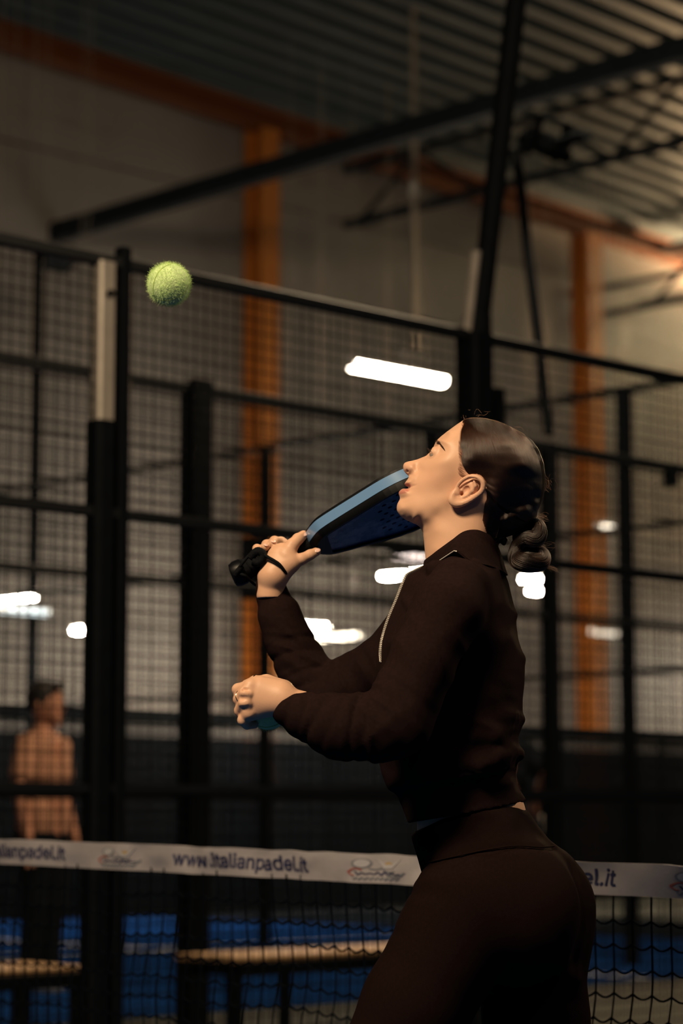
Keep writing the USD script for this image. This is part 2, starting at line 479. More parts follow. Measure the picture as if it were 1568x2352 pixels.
# gate post beside the slim post: light and shade painted as pale top, dark sleeve
obj('gate_post', beam(AX * 5.375, AX * 5.375 + ZX * 2.98, .072, .072), 'grey_steel', f1, label='gate post, the light on its upper part painted as a pale colour')
obj('post_shade', beam(AX * 5.375 + ZX * .02, AX * 5.375 + ZX * 2.40, .085, .085, .015), 'black_steel', f1)  # dark sleeve stands for the shade on the lower post
obj('bolt', tube([AX * 5.375 - NX * .04 + ZX * 2.86, AX * 5.375 - NX * .055 + ZX * 2.86], .014, 8), 'black_steel', f1)
f2 = fence('court_fence', 'black welded-mesh fence of the far court just behind the benches', 'fence', W(0, N_FENCE2, 0), AX,
           [2.9, 5.1, 7.32, 9.83, 11.6], [(2.9, .08, 3.0), (5.1, .08, 3.0), (7.32, .125, 3.02), (9.83, .08, 3.0), (11.6, .08, 3.0)],
           [(2.98, .055), (2.07, .035), (1.09, .03)], 3.0)
f3 = fence('end_fence', 'tall black end fence of the far court running away to the left', 'fence', W(13.1, 0, 0), NX,
           [8.70, 10.55, 12.4, 14.25, 16.1, 17.95, 19.3], [(x, .085, 4.0) for x in (8.70, 10.55, 12.4, 14.25, 16.1, 17.95, 19.3)],
           [(3.98, .05), (3.0, .04), (2.0, .04)], 4.0, wire=.0035, pitch=.07)
obj('switch_box', slab([W(0, 14.25, 2.75) - AX * .05 - NX * .02, W(0, 14.25, 2.75) - AX * .05 + NX * .14, W(0, 14.25, 3.25) - AX * .05 + NX * .14, W(0, 14.25, 3.25) - AX * .05 - NX * .02], -AX, .10), 'black_steel', f3)
t = thing('windscreen_fence', 'low far fence with dark windscreen cloth along the back wall', 'fence', loc=W(0, 19.6, 0))
for k in range(15):
    a = 5.0 + 2.0 * k
    obj('post', beam(AX * a, AX * a + ZX * 2.02, .05, .05), 'black_steel', t)
    if k < 14:
        obj('top_rail', beam(AX * a + ZX * 2.065, AX * (a + 2) + ZX * 2.065, .05, .15), 'black_steel', t)
        obj('pale_band', slab([AX * (a + .03) + ZX * 1.885, AX * (a + 1.97) + ZX * 1.885, AX * (a + 1.97) + ZX * 1.985, AX * (a + .03) + ZX * 1.985], NX, .01), 'pale_band', t)
        obj('windscreen_cloth', slab([AX * (a + .02) + ZX * .03, AX * (a + 1.98) + ZX * .03, AX * (a + 1.98) + ZX * 1.88, AX * (a + .02) + ZX * 1.88], NX, .004), 'windscreen', t)


# =================================================================== LAMPS
def flood_head(parent, at, face, up, size=(.42, .30, .10), lit=None):
    """A floodlight: finned housing, lens, bracket. at = centre, face = direction it shines."""
    f = face / np.linalg.norm(face)
    s = np.cross(f, up)
    s /= np.linalg.norm(s)
    u = np.cross(s, f)
    w_, h_, d_ = size

    def B(cx, cy, cz, sx, sy, sz):
        b = trimesh.creation.box([sx, sy, sz])
        b.apply_transform(np.vstack([np.column_stack([s, u, f, at + cx * s + cy * u + cz * f]), [0, 0, 0, 1]]))
        return b
    obj('lamp_housing', cat([B(0, 0, 0, w_, h_, d_)] + [B((i - 3) * w_ / 8, 0, -d_ * .75, .012, h_ * .9, d_ * .6) for i in range(7)]), 'black_steel', parent)
    obj('lens', B(0, 0, d_ * .5, w_ * .9, h_ * .86, .008), lit or 'dark_steel', parent)
    obj('bracket', cat([B(-w_ / 2 - .012, 0, -.05, .012, .05, .22), B(w_ / 2 + .012, 0, -.05, .012, .05, .22), B(0, 0, -.165, w_ + .04, .05, .012)]), 'black_steel', parent)


def mast(label, a, n, lean, r, z0, ztop, kind, nhead):
    t = thing('lamp_mast', label, 'lamp post', loc=W(a, n, 0))
    hs = np.linspace(z0, ztop, 14)
    pts = [NX * lean * (h - z0) ** 1.0 + ZX * h for h in hs]
    if kind == 'curved':
        pts = [NX * lean * (h - z0) * 1.0 + ZX * h for h in hs]
    obj('pole', tube(pts, r, 14), 'black_steel', t, smooth=40)
    obj('collar', tube([ZX * (z0 - .02), ZX * (z0 + .10)], r * 1.35, 14), 'black_steel', t, smooth=40)
    return t, pts[-1]


m1, top = mast('thick dark lamp mast leaning up from the fence post above the player', 7.38, N_FENCE, -.165, .045, 2.98, 6.2, 'straight', 1)
obj('lit_strip', tube([-AX * .068 + NX * (-.165 * h) + ZX * (2.98 + h) for h in np.linspace(0, .36, 6)], .020, 8), 'grey_steel', m1, smooth=40, label='pale strip painted for the light on the left of the mast')  # pale strip put in for the light on the mast face
flood_head(m1, top - NX * .25 + ZX * .05, -NX * .6 - ZX * .8, ZX)
obj('control_box', slab([AX * .065 - NX * .05 + ZX * 2.55, AX * .065 + NX * .05 + ZX * 2.55, AX * .065 + NX * .05 + ZX * 2.78, AX * .065 - NX * .05 + ZX * 2.78], AX, .05), 'black_steel', m1)
obj('control_box', slab([AX * .065 - NX * .05 + ZX * 2.38, AX * .065 + NX * .05 + ZX * 2.38, AX * .065 + NX * .05 + ZX * 2.50, AX * .065 - NX * .05 + ZX * 2.50], AX, .065), 'black_steel', m1)
t = thing('lamp_mast', 'slim dark lamp mast with a floodlight arm at its top, right of the thick mast', 'lamp post', loc=W(9.83, N_FENCE2, 0))
o = W(9.83, N_FENCE2, 0)
pp = [(1262, 1000), (1253, 930), (1243, 830), (1232, 740), (1222, 660), (1213, 590), (1205, 520), (1198, 450), (1190, 390), (1185, 345)]
pts = [pix_a(x, y, 9.83) - o for x, y in pp]
obj('pole', tube(pts, .030, 12), 'black_steel', t, smooth=40)
arm0 = pts[-1]
arm1 = pix_a(1342, 312, 9.83) - o
hd = arm1 - arm0
obj('arm', tube([arm0, arm0 + hd * .5, arm1], .022, 10), 'black_steel', t, smooth=40)
flood_head(t, arm0 + hd * .42 - ZX * .02, NX * .5 - ZX * .85, ZX, (.20, .24, .07))
obj('arm_tip', tube([arm0 + hd * .8, arm1 + hd * .04], .032, 10), 'black_steel', t, smooth=40)


def tube_lamp(label, centre, along, length, strength, rad=.05, color=TUBE_COLOR, up=False):
    """A hanging batten lamp: housing, glowing diffuser, end caps, suspension up to the roof."""
    t = thing('tube_lamp', label, 'lamp', 'hanging tube lamps', loc=centre)
    nm = f'glow_{len([k for k in M if k.startswith("glow_")])}'
    lamp_mat(nm, color, strength)
    h = along * length / 2
    prof = np.array([(math.cos(g), math.sin(g)) for g in np.linspace(math.pi * .98, math.pi * 2.02, 12)])
    side = np.cross(along, ZX)
    sv = -1 if up else 1                                   # an uplight glows towards the roof
    v, f = [], []
    for e in (-1, 1):
        for c_, s_ in prof:
            v.append(e * h + side * c_ * rad + ZX * s_ * rad * sv)
    k = len(prof)
    for i in range(k - 1):
        f += [(i, i + 1, k + i + 1), (i, k + i + 1, k + i)]
    f += [(0, i + 1, i) for i in range(1, k - 1)] + [(k, k + i, k + i + 1) for i in range(1, k - 1)]
    m = trimesh.Trimesh(np.array(v), np.array(f), process=False)
    m.fix_normals()
    obj('diffuser', m, nm, t)
    obj('housing', beam(-h * 1.0 + ZX * rad * .35 * sv, h * 1.0 + ZX * rad * .35 * sv, rad * 1.9, rad * .66), 'lamp_housing', t)
    if up:                                                 # the trough that keeps its light off the walls
        for e in (-1,):
            obj('trough_side', beam(-h + side * e * rad * 1.25 + ZX * rad * .45, h + side * e * rad * 1.25 + ZX * rad * .45, .012, rad * 2.6), 'lamp_housing', t)
    for e in (-1, 1):
        obj('end_cap', beam(e * h + ZX * (rad * .35 if up else 0), e * (h + along * .03) + ZX * (rad * .35 if up else 0), rad * 2.4 if up else rad * 2, rad * (2.4 if up else 1.7)), 'lamp_housing', t)
    up = roof_z(centre @ AX) - centre[2]
    return t, up


c1 = pix_n(913, 853, 17.0)
t, up = tube_lamp('large bright tube lamp hanging above the player beside the mast', c1, AX, 1.32, TUBE * 1.5, rad=.068)
obj('drop_pipe', tube([AX * .25 + ZX * .1, AX * .25 + ZX * up], .028, 8), 'grey_steel', t, smooth=40)
obj('junction_box', beam(AX * .12 + ZX * .17, AX * .38 + ZX * .17, .12, .14), 'lamp_housing', t)
obj('pipe_joint', tube([AX * .25 + ZX * 1.9, AX * .25 + ZX * 2.05], .04, 8), 'lamp_housing', t, smooth=40)
for (px, py, n_, d_, ln, st, lab) in (  # stand-ins for lamp glows mirrored in glass, built as hanging tubes
        (938, 1316, 18.6, NX, .80, 11.0, 'glowing tube just left of the jacket collar'),
        (925, 1275, 18.9, AX, .70, .10, 'dim pinkish lamp reflection built as a tube above the one beside the collar'),
        (700, 1434, 18.6, AX, .62, 11.0, 'glowing tube half hidden behind the raised forearm'),
        (776, 1460, 18.9, NX, .70, .30, 'fainter lamp reflection built as a tube between the raised forearm and the chest'),
        (22, 1371, 18.0, NX, .75, 11.0, 'glowing tube at the left picture edge above the bystander'),
        (54, 1400, 18.6, AX, .55, .08, 'dim bluish lamp reflection built as a tube under the bright one at the left edge'),
        (184, 1444, 18.6, NX, .16, 14.0, 'short round glow left of the dark gate post'),
        (1391, 1207, 18.9, AX, .22, .12, 'dim small lamp reflection left of the round bright one at right'),
        (1441, 1209, 18.6, NX, .16, 14.0, 'small round glow in front of the far right fence post'),
        (1235, 1326, 18.6, NX, .45, 9.0, 'upper one of two glows below the hair bun'),
        (1247, 1354, 18.9, NX, .40, 7.0, 'lower one of two glows below the hair bun'),
        (1388, 1452, 18.9, AX, .42, .05, 'very dim lamp reflection low on the wall right of the player')):
    p = pix_n(px, py, n_)
    t, up = tube_lamp(lab, p, d_, ln, TUBE * st, rad=.038, color=(0.82, 0.95, 0.95) if 'bluish' in lab else (1.0, 0.82, 0.74) if 'pinkish' in lab else TUBE_COLOR)
    for e in (-.35, .35):
        obj('suspension_wire', tube([d_ * ln * e + ZX * .03, d_ * ln * e + ZX * up], .003, 5), 'grey_steel', t)
# lamps outside the picture: the row carried on, plus an unseen uplight and low lamp
for a_, n_, z_, st, up_, lab in ((23.6, 17.0, 5.5, .7, False, 'large tube lamp of the far row, beyond the right picture edge'), (29.5, 20.3, 8.1, 260.0, True, 'uplight close under the roof, beyond the right picture edge'),
                                 (28.6, 19.2, 3.2, 4.0, False, 'large tube lamp low along the back wall, beyond the right picture edge'), (12.0, 18.6, 3.2, .5, False, 'large tube lamp of the far row, beyond the left picture edge')):
    t, up = tube_lamp(lab, W(a_, n_, z_), AX, 1.5, TUBE * st, rad=.085, up=up_, color=(1.0, .64, .32) if up_ else TUBE_COLOR)
    obj('drop_pipe', tube([AX * .25 + ZX * .05, AX * .25 + ZX * up], .02, 8), 'grey_steel', t, smooth=40)


def pendant(label, at, aim, power, size, color):
    """A floodlight hung from the roof over the near court; the RectLight is its lens."""
    t = thing('pendant_floodlight', label, 'lamp', 'floodlights hung over the near court')
    d = (np.asarray(aim) - at) / np.linalg.norm(np.asarray(aim) - at)
    s = np.cross(d, ZX)
    s /= np.linalg.norm(s)
    u = np.cross(s, d)
    R = np.column_stack([s, u, -d])
    T = np.vstack([np.column_stack([R, at]), [0, 0, 0, 1]])
    b = trimesh.creation.box([size[0] + .08, size[1] + .08, .10])
    b.apply_translation([0, 0, .06])
    b.apply_transform(T)
    obj('lamp_housing', b, 'black_steel', t)
    obj('hanger', tube([at, [at[0], at[1], roof_z(at @ AX)]], .025, 8), 'black_steel', t)
    L = UsdLux.RectLight.Define(stage, str(t.GetPath()) + '/lamp_light')
    L.CreateWidthAttr(size[0])
    L.CreateHeightAttr(size[1])
    L.CreateIntensityAttr(power)
    L.CreateColorAttr(Gf.Vec3f(*color))
    L.CreateNormalizeAttr(False)
    L.AddTransformOp().Set(Gf.Matrix4d(*[float(x) for x in T.T.ravel()]))


pendant('floodlight hung over the near court in front of the player', np.array([-1.95, 0.85, 4.85]), (0.2, 4.0, 1.3), KEY, (1.2, .8), KEY_COLOR)
pendant('floodlight hung over the near court behind the player', np.array([3.6, 5.6, 5.2]), (0.4, 4.1, 1.2), KEY * 1.0, (.8, .5), KEY_COLOR)
pendant('added floodlight above the picture, lighting the far court and the bystanders', W(9.8, 7.2, 6.8), W(9.8, 11.6, .9), FLOOD, (.8, .5), KEY_COLOR)  # unseen lamp, added to brighten the bystanders and far turf
pendant('added fill floodlight behind the photographer, softening the shadows', np.array([1.9, -1.2, 5.4]), (0.6, 4.4, 1.0), KEY * .15, (.8, .5), KEY_COLOR)  # unseen fill lamp, added to soften the shadows
o = W(14.6, 19.3, 0)
t = thing('lamp_mast', 'tall thin dark lamp mast far behind the fence at the left edge', 'lamp post', loc=o)
obj('pole', tube([ZX * 0.02, ZX * 6.7], .055, 12), 'black_steel', t, smooth=40)
obj('base_plate', beam(-AX * .14 + ZX * .03, AX * .14 + ZX * .03, .28, .02), 'black_steel', t)
flood_head(t, ZX * 6.6 - NX * .3, -NX * .5 - ZX * .85, ZX, (.4, .3, .1))
obj('arm', beam(ZX * 6.68, ZX * 6.72 - NX * .3, .05, .05), 'black_steel', t)
q = pix_n(1537, 1098, N_FENCE2)
obj('hanging_box', slab([q - o * 0 - W(0, N_FENCE2, 0) - AX * .035 - NX * .04 - ZX * .05, q - W(0, N_FENCE2, 0) + AX * .035 - NX * .04 - ZX * .05, q - W(0, N_FENCE2, 0) + AX * .035 - NX * .04 + ZX * .06, q - W(0, N_FENCE2, 0) - AX * .035 - NX * .04 + ZX * .06], NX, .06), 'black_steel', f2)

# =================================================================== NET
net = thing('padel_net', 'padel net with printed white top band stretched across the near court', 'net')
_n, _z = zip(*[(p @ NX, p[2]) for p in (pix_a(0, 1927, A_NET), pix_a(800, 1962, A_NET), pix_a(1568, 1990, A_NET))])
_top = np.polyfit(_n, _z, 1)
N_MID = 1.9
NET_L, NET_R = 6.42, -2.6


def net_top(n):
    n = np.asarray(n, float)
    return _top[1] + _top[0] * (N_MID + np.sqrt((n - N_MID) ** 2 + .25))


TAPE_H = .0625


def tape_wave(n, t):
    """Sideways crumple of the band. t: 0 at its lower edge, 1 at its top."""
    p = np.stack([np.asarray(n) * 9.0, np.asarray(t) * 1.3, np.zeros_like(n)], -1)
    q = np.stack([np.asarray(n) * 26.0 + np.asarray(t) * 1.5, np.asarray(t) * 1.5, np.full_like(n, 5.0)], -1)
    return (meshkit.noise(p, 3) - .5) * .016 + (meshkit.noise(q, 5) - .5) * .010


def edge_wave(n):
    n = np.asarray(n, float)
    return (meshkit.noise(np.stack([n * 16, n * 0, n * 0], -1), 9) - .5) * .004


def tape_point(n, t, out=0.0):
    n, t = np.asarray(n, float), np.asarray(t, float)
    z = net_top(n) - TAPE_H * (1 - t) + edge_wave(n) * (0.4 + .6 * t)
    a = A_NET + tape_wave(n, t) - out
    return a[..., None] * AX + n[..., None] * NX + z[..., None] * ZX


nn = np.linspace(NET_R, NET_L, 620)
tt = np.linspace(0, 1, 9)
gn, gt = np.meshgrid(nn, tt, indexing='ij')
fr, bk = tape_point(gn, gt, .006), tape_point(gn, gt, -.006)
V = np.concatenate([fr.reshape(-1, 3), bk.reshape(-1, 3)])
k, off = len(tt), fr.reshape(-1, 3).shape[0]
i, j = np.meshgrid(np.arange(len(nn) - 1), np.arange(k - 1), indexing='ij')
q = np.stack([i * k + j, i * k + j + 1, (i + 1) * k + j + 1, (i + 1) * k + j], -1).reshape(-1, 4)
ii = np.arange(len(nn) - 1)
qt = np.stack([ii * k + k - 1, off + ii * k + k - 1, off + (ii + 1) * k + k - 1, (ii + 1) * k + k - 1], -1)
qb = np.stack([ii * k, (ii + 1) * k, off + (ii + 1) * k, off + ii * k], -1)
Q = np.vstack([q, q[:, ::-1] + off, qt, qb])
tape = obj('tape', trimesh.Trimesh(V, np.vstack([Q[:, [0, 1, 2]], Q[:, [0, 2, 3]]]), process=False), 'tape_cloth', net, smooth=50, label='printed white band along the top of the net')


def on_tape(mesh, n_start, n_end, t_low, t_high, width, height, out=.0072):
    """Lays flat artwork (x to the right, y up) on the band's near face."""
    m = mesh.copy()
    for _ in range(2):
        if np.max(m.edges_unique_length) > .006 * width / max(abs(n_end - n_start), 1e-6):
            m = m.subdivide()
    v = np.array(m.vertices)
    n_ = n_start + (n_end - n_start) * v[:, 0] / width
    t_ = t_low + (t_high - t_low) * v[:, 1] / height
    m.vertices = tape_point(n_, t_, out + .0006 * (v[:, 2] > 1e-6))
    return m


txt = meshkit.text_mesh('www.italianpadel.it', .1, .001, bold=True)
tw = txt.bounds[1][0]
nt0 = pix_a(400, 1985, A_NET) @ NX
nt1 = pix_a(713, 1985, A_NET) @ NX
period = .874
for kk in range(-3, 8):
    sft = kk * period
    if nt1 + sft < NET_R + .1 or nt0 + sft > NET_L - .05:
        continue
    obj('lettering', on_tape(txt, nt0 + sft, nt1 + sft, .30, .80, tw, .1), 'navy_print', tape, label='dark blue web address printed on the band')

# the emblem between the addresses: two rackets, a ball, sweeping strokes and a small line of script
def ring(cx, cy, rx, ry, w_, rot=0, a0=0, a1=360, n_=40):
    g = np.radians(np.linspace(a0, a1, n_))
    o = [(rx * math.cos(x), ry * math.sin(x)) for x in g]
    i_ = [((rx - w_) * math.cos(x), (ry - w_) * math.sin(x)) for x in g[::-1]]
    return sa.translate(sa.rotate(sg.Polygon(o + i_).buffer(0), rot, origin=(0, 0)), cx, cy)


def stroke(pts, w_):
    return sg.LineString(pts).buffer(w_, cap_style='flat')


def flat(shape):
    return cat([trimesh.creation.extrude_polygon(g, .001, engine='earcut') for g in getattr(shape, 'geoms', [shape]) if g.area > 1e-7])


arc = lambda x0, x1, y0, y1, bow, n_=14: [(x0 + (x1 - x0) * s, y0 + (y1 - y0) * s + bow * math.sin(math.pi * s)) for s in np.linspace(0, 1, n_)]
emb = [
    (ring(.26, .72, .17, .20, .035, -15).union(stroke(arc(.38, .56, .52, .50, -.04), .022)).union(stroke(arc(.56, .80, .55, .42, -.10), .02)).union(stroke(arc(.70, .98, .26, .40, -.14), .022)), 'grey_print'),
    (sa.translate(sa.rotate(sa.scale(sg.Point(0, 0).buffer(1), .13, .16), -15, origin=(0, 0)), .26, .72).union(sg.Polygon([(.50, .92), (.62, .50), (.76, .52), (.92, .95), (.78, .72), (.64, .66)])), 'pale_print'),
    (sg.Point(.70, .70).buffer(.065), 'ochre_print'),
    (stroke(arc(.02, .26, .34, .44, .10), .022).union(stroke(arc(.02, .14, .33, .22, -.05), .018)), 'red_print'),
    (stroke([(x, .30 + .07 * math.sin(x * 52) * (.6 + .4 * math.sin(x * 13))) for x in np.linspace(.14, .92, 90)], .016), 'navy_print'),
    (stroke([(x, .10 + .05 * math.sin(x * 75)) for x in np.linspace(.10, .88, 90)], .014), 'grey_print'),
]
for kk in range(-3, 8):
    c0 = pix_a(870, 1995, A_NET) @ NX + kk * period
    if c0 < NET_R + .1 or c0 > NET_L - .1:
        continue
    for sh, mt in emb:
        obj('emblem', on_tape(flat(sh), c0 + .085, c0 - .085, .08, .92, 1.0, 1.0), mt, tape, label='printed rackets-and-ball emblem on the band' if mt == 'grey_print' else None)

# the black cord mesh hanging from the band
lines = []
sp = .047
ns = np.arange(NET_R + .02, NET_L, sp)


def cord_pos(n_, d):
    wob = (meshkit.noise(np.stack([n_ * 3.0, d * 6.0, d * 0], -1), 21) - .5) * .05
    wn = (meshkit.noise(np.stack([n_ * 2.2, d * 4.0, d * 0 + 7], -1), 23) - .5) * .035
    z = net_top(n_) - TAPE_H - d + (meshkit.noise(np.stack([n_ * 5.0, d * 3.0, d * 0 + 3], -1), 25) - .5) * .018 * np.minimum(1, d * 12)
    return (A_NET + wob * np.minimum(1, d * 4))[..., None] * AX + (n_ + wn * np.minimum(1, d * 4))[..., None] * NX + np.maximum(z, .012)[..., None] * ZX


P0, P1 = [], []
ds = np.arange(0, .80, sp)
for n_ in ns:
    d = np.linspace(-.01, .79, 24)
    p = cord_pos(np.full_like(d, n_), d)
    P0.append(p[:-1]), P1.append(p[1:])
for d in ds[1:]:
    n_ = np.linspace(NET_R + .02, NET_L, int((NET_L - NET_R) / sp * 5) + 1)
    sag = -.010 * np.abs(np.sin((n_ - NET_R - .02) / sp * math.pi))
    p = cord_pos(n_, np.full_like(n_, d)) + sag[:, None] * ZX
    P0.append(p[:-1]), P1.append(p[1:])
obj('cord_mesh', bars(np.vstack(P0), np.vstack(P1), .0034), 'net_cord', net, kind='stuff', label='black square cord mesh of the net')
for n_ in (NET_L + .06, NET_R - .06):
    obj('post', cat([beam(W(A_NET, n_, .015), W(A_NET, n_, 1.0), .08, .08), beam(W(A_NET - .2, n_, .025), W(A_NET + .2, n_, .025), .1, .02)]), 'black_steel', net)


# =================================================================== BENCHES
def bench(label, a0, a1, n0, zt=.425):
    t = thing('bench', label, 'bench', 'slatted benches behind the fence', loc=W(a0, n0, 0))
    L = a1 - a0
    for i in range(4):
        nn_ = .015 + i * .098
        obj('slat', beam(AX * -.02 + NX * nn_ + ZX * (zt - .014), AX * (L + .02) + NX * nn_ + ZX * (zt - .014), .088, .026, .004), 'wood_slat', t)
    for nn_ in (-.01, .32):
        obj('frame_rail', beam(NX * nn_ + ZX * (zt - .052), AX * L + NX * nn_ + ZX * (zt - .052), .045, .05), 'black_steel', t)
        for a in (.0, .27, L - .27, L):
            if a in (.27, L - .27) and L < 1.2:
                continue
            obj('leg', beam(AX * a + NX * nn_ + ZX * 0.0, AX * a + NX * nn_ + ZX * (zt - .075), .045, .045), 'black_steel', t)
    for a in (.0, L):
        obj('cross_bar', beam(AX * a + NX * .0 + ZX * (zt - .055), AX * a + NX * .31 + ZX * (zt - .055), .04, .045), 'black_steel', t)
    return t


bn = 7.52
bench('wooden slat bench on black legs behind the net, in the middle of the picture', pix_n(540, 2195, bn) @ AX, (pix_n(540, 2195, bn) @ AX) + 2.0, bn)
bench('wooden slat bench on black legs at the left picture edge', (pix_n(172, 2160, bn) @ AX) - 2.0, pix_n(172, 2160, bn) @ AX, bn)

# =================================================================== THE BALL IN THE AIR


def make_ball(name, label, centre, r, fuzz, seed):
    t = thing(name, label, 'ball', loc=centre)
    s = trimesh.creation.icosphere(5, r)
    p = np.array(s.vertices)
    s.vertices = p * (1 + .010 * (meshkit.fbm(p * 260 + 40, 2, seed) - .5)[:, None])
    obj('felt', s, 'felt', t, smooth=True)
    g = np.linspace(0, 2 * np.pi, 160, endpoint=False)
    A_ = .44 * np.pi / 2
    th = np.pi / 2 - (np.pi / 2 - A_) * np.cos(g)
    ph = g / 2 + A_ * np.sin(2 * g) * .9
    seam = np.stack([np.sin(np.pi / 2 - (np.pi / 2 - A_) * np.cos(2 * g)) * np.cos(g + A_ * .9 * np.sin(4 * g) * 0), np.sin(np.pi / 2 - (np.pi / 2 - A_) * np.cos(2 * g)) * np.sin(g), np.cos(np.pi / 2 - (np.pi / 2 - A_) * np.cos(2 * g))], 1)
    R = trimesh.transformations.euler_matrix(.6, .75, .3)[:3, :3]
    obj('seam', tube(seam @ R.T * r * 1.002, .0011, 6, closed=True), 'seam_rubber', t, smooth=True)
    rr = np.random.default_rng(seed)
    d = rr.normal(size=(fuzz, 3))
    d /= np.linalg.norm(d, axis=1, keepdims=True)
    tip = d + rr.normal(size=d.shape) * .5
    L = rr.uniform(.0012, .0036, (fuzz, 1))
    ls = [np.array([a * r, a * r + b * l * .6, a * r + b * l + c * l * .35]) for a, b, l, c in zip(d, tip, L, rr.normal(size=d.shape))]
    curves('fuzz', ls, .00016, 'felt_fuzz', t, kind='stuff')
    return t


make_ball('padel_ball', 'bright yellow-green felt ball in mid-air at the upper left', pix(388, 653, 3.72), .0322, 7000, 11)

# =================================================================== VOLUMES: figures are modelled as distance fields and skinned
from scipy import sparse


class Vol:
    def __init__(self, lo, hi, h):
        self.h = h
        self.lo = np.asarray(lo, float)
        n = np.ceil((np.asarray(hi) - self.lo) / h).astype(int) + 1
        self.ax = [(self.lo[k] + h * np.arange(n[k])).astype(np.float32) for k in range(3)]
        self.F = np.full(n, 0.06, np.float32)

    def block(self, lo, hi):
        s = []
        for k in range(3):
            a = int(np.clip(np.floor((lo[k] - self.lo[k]) / self.h), 0, self.F.shape[k]))
            b = int(np.clip(np.ceil((hi[k] - self.lo[k]) / self.h) + 1, 0, self.F.shape[k]))
            s.append(slice(a, b))
        X = self.ax[0][s[0]][:, None, None]
        Y = self.ax[1][s[1]][None, :, None]
        Z = self.ax[2][s[2]][None, None, :]
        return tuple(s), X, Y, Z

    def _put(self, s, d, k, sub):
        A = self.F[s]
        if A.size == 0:
            return
        if sub:
            A, d = -A, d
        if k > 0:
            hh = np.clip(.5 + .5 * (A - d) / k, 0, 1)
            r = A + (d - A) * hh - k * hh * (1 - hh)
        else:
            r = np.minimum(A, d)
        self.F[s] = -r if sub else r

    def cap(self, p, q, r0, r1=None, k=.01, sub=False, squash=None, mod=None):
        """Round cone from p to q. squash: (direction, factor) flattens it. mod(t, X, Y, Z) adds to the radius."""
        r1 = r0 if r1 is None else r1
        p, q = np.asarray(p, float), np.asarray(q, float)
        m = max(r0, r1) + k + .012 + (.03 if mod else 0)
        s, X, Y, Z = self.block(np.minimum(p, q) - m, np.maximum(p, q) + m)
        d = q - p
        L2 = max(d @ d, 1e-12)
        px, py, pz = X - p[0], Y - p[1], Z - p[2]
        t = np.clip((px * d[0] + py * d[1] + pz * d[2]) / L2, 0, 1)
        vx, vy, vz = px - t * d[0], py - t * d[1], pz - t * d[2]
        if squash is not None:
            e = np.asarray(squash[0], float)
            e = e / np.linalg.norm(e)
            c = (vx * e[0] + vy * e[1] + vz * e[2]) * (1 / squash[1] - 1)
            vx, vy, vz = vx + c * e[0], vy + c * e[1], vz + c * e[2]
        r = r0 + (r1 - r0) * t
        if mod is not None:
            r = r + mod(t, X, Y, Z)
        dist = np.sqrt(vx * vx + vy * vy + vz * vz) - r
        self._put(s, dist.astype(np.float32), k, sub)

    def chain(self, pts, radii, k=.008, **kw):
        for i in range(len(pts) - 1):
            self.cap(pts[i], pts[i + 1], radii[i], radii[i + 1], k, **kw)

    def ell(self, c, r, R=None, k=.01, sub=False):
        """Ellipsoid with radii r along the columns of R."""
        c, r = np.asarray(c, float), np.asarray(r, float)
        R = np.eye(3) if R is None else np.asarray(R, float)
        m = np.max(r) + k + .012
        s, X, Y, Z = self.block(c - m, c + m)
        px, py, pz = X - c[0], Y - c[1], Z - c[2]
        u = [(px * R[0, i] + py * R[1, i] + pz * R[2, i]) / r[i] for i in range(3)]
        n = np.sqrt(u[0] ** 2 + u[1] ** 2 + u[2] ** 2)
        g = np.sqrt((u[0] / r[0]) ** 2 + (u[1] / r[1]) ** 2 + (u[2] / r[2]) ** 2)
        self._put(s, np.where(n < .02, -np.min(r), n * (n - 1) / np.maximum(g, 1e-6)).astype(np.float32), k, sub)

    def relief(self, rel, k=.01, sub=False):
        """A solid given by its half width w over the plane y = rel.y (see Relief)."""
        s, X, Y, Z = self.block([rel.lo[0], rel.y - rel.wmax - .03, rel.lo[1]], [rel.hi[0], rel.y + rel.wmax + .03, rel.hi[1]])
        w2 = rel.at(X[:, 0, 0], Z[0, 0, :])[:, None, :]
        w = np.sqrt(np.maximum(w2, 1e-8))
        yy = (Y - rel.y) ** 2
        g = np.sqrt(yy * 4 + rel.g2(X[:, 0, 0], Z[0, 0, :])[:, None, :])
        self._put(s, ((yy - w2) / np.maximum(g, .012)).astype(np.float32), k, sub)

    def mesh(self, smooth=4, F=None):
        F = (self.F if F is None else F).copy()
        for k in range(3):                      # close the skin at the limits of the grid
            e = [slice(None)] * 3
            for q_ in (0, 1, -1, -2):
                e[k] = q_
                F[tuple(e)] = np.maximum(F[tuple(e)], .5 * self.h)
        n = np.array(F.shape)
        sg_ = F < 0
        corners = [(i, j, k) for i in (0, 1) for j in (0, 1) for k in (0, 1)]
        cnt = sum(sg_[i:n[0] - 1 + i, j:n[1] - 1 + j, k:n[2] - 1 + k].astype(np.int8) for i, j, k in corners)
        act = (cnt > 0) & (cnt < 8)
        idx = np.full(act.shape, -1, np.int64)
        cells = np.argwhere(act)
        idx[act] = np.arange(len(cells))
        acc, num = np.zeros((len(cells), 3)), np.zeros(len(cells))
        val = {c: F[cells[:, 0] + c[0], cells[:, 1] + c[1], cells[:, 2] + c[2]].astype(float) for c in corners}
        for a in corners:
            for axx in range(3):
                if a[axx] == 0:
                    b = tuple(1 if q_ == axx else a[q_] for q_ in range(3))
                    fa, fb = val[a], val[b]
                    x = (fa < 0) != (fb < 0)
                    t = np.where(x, fa / np.where(x, fa - fb, 1), 0)
                    p = np.tile(np.array(a, float), (len(cells), 1))
                    p[:, axx] += t
                    acc += p * x[:, None]
                    num += x
        v = (cells + acc / num[:, None]) * self.h + self.lo
        faces = []
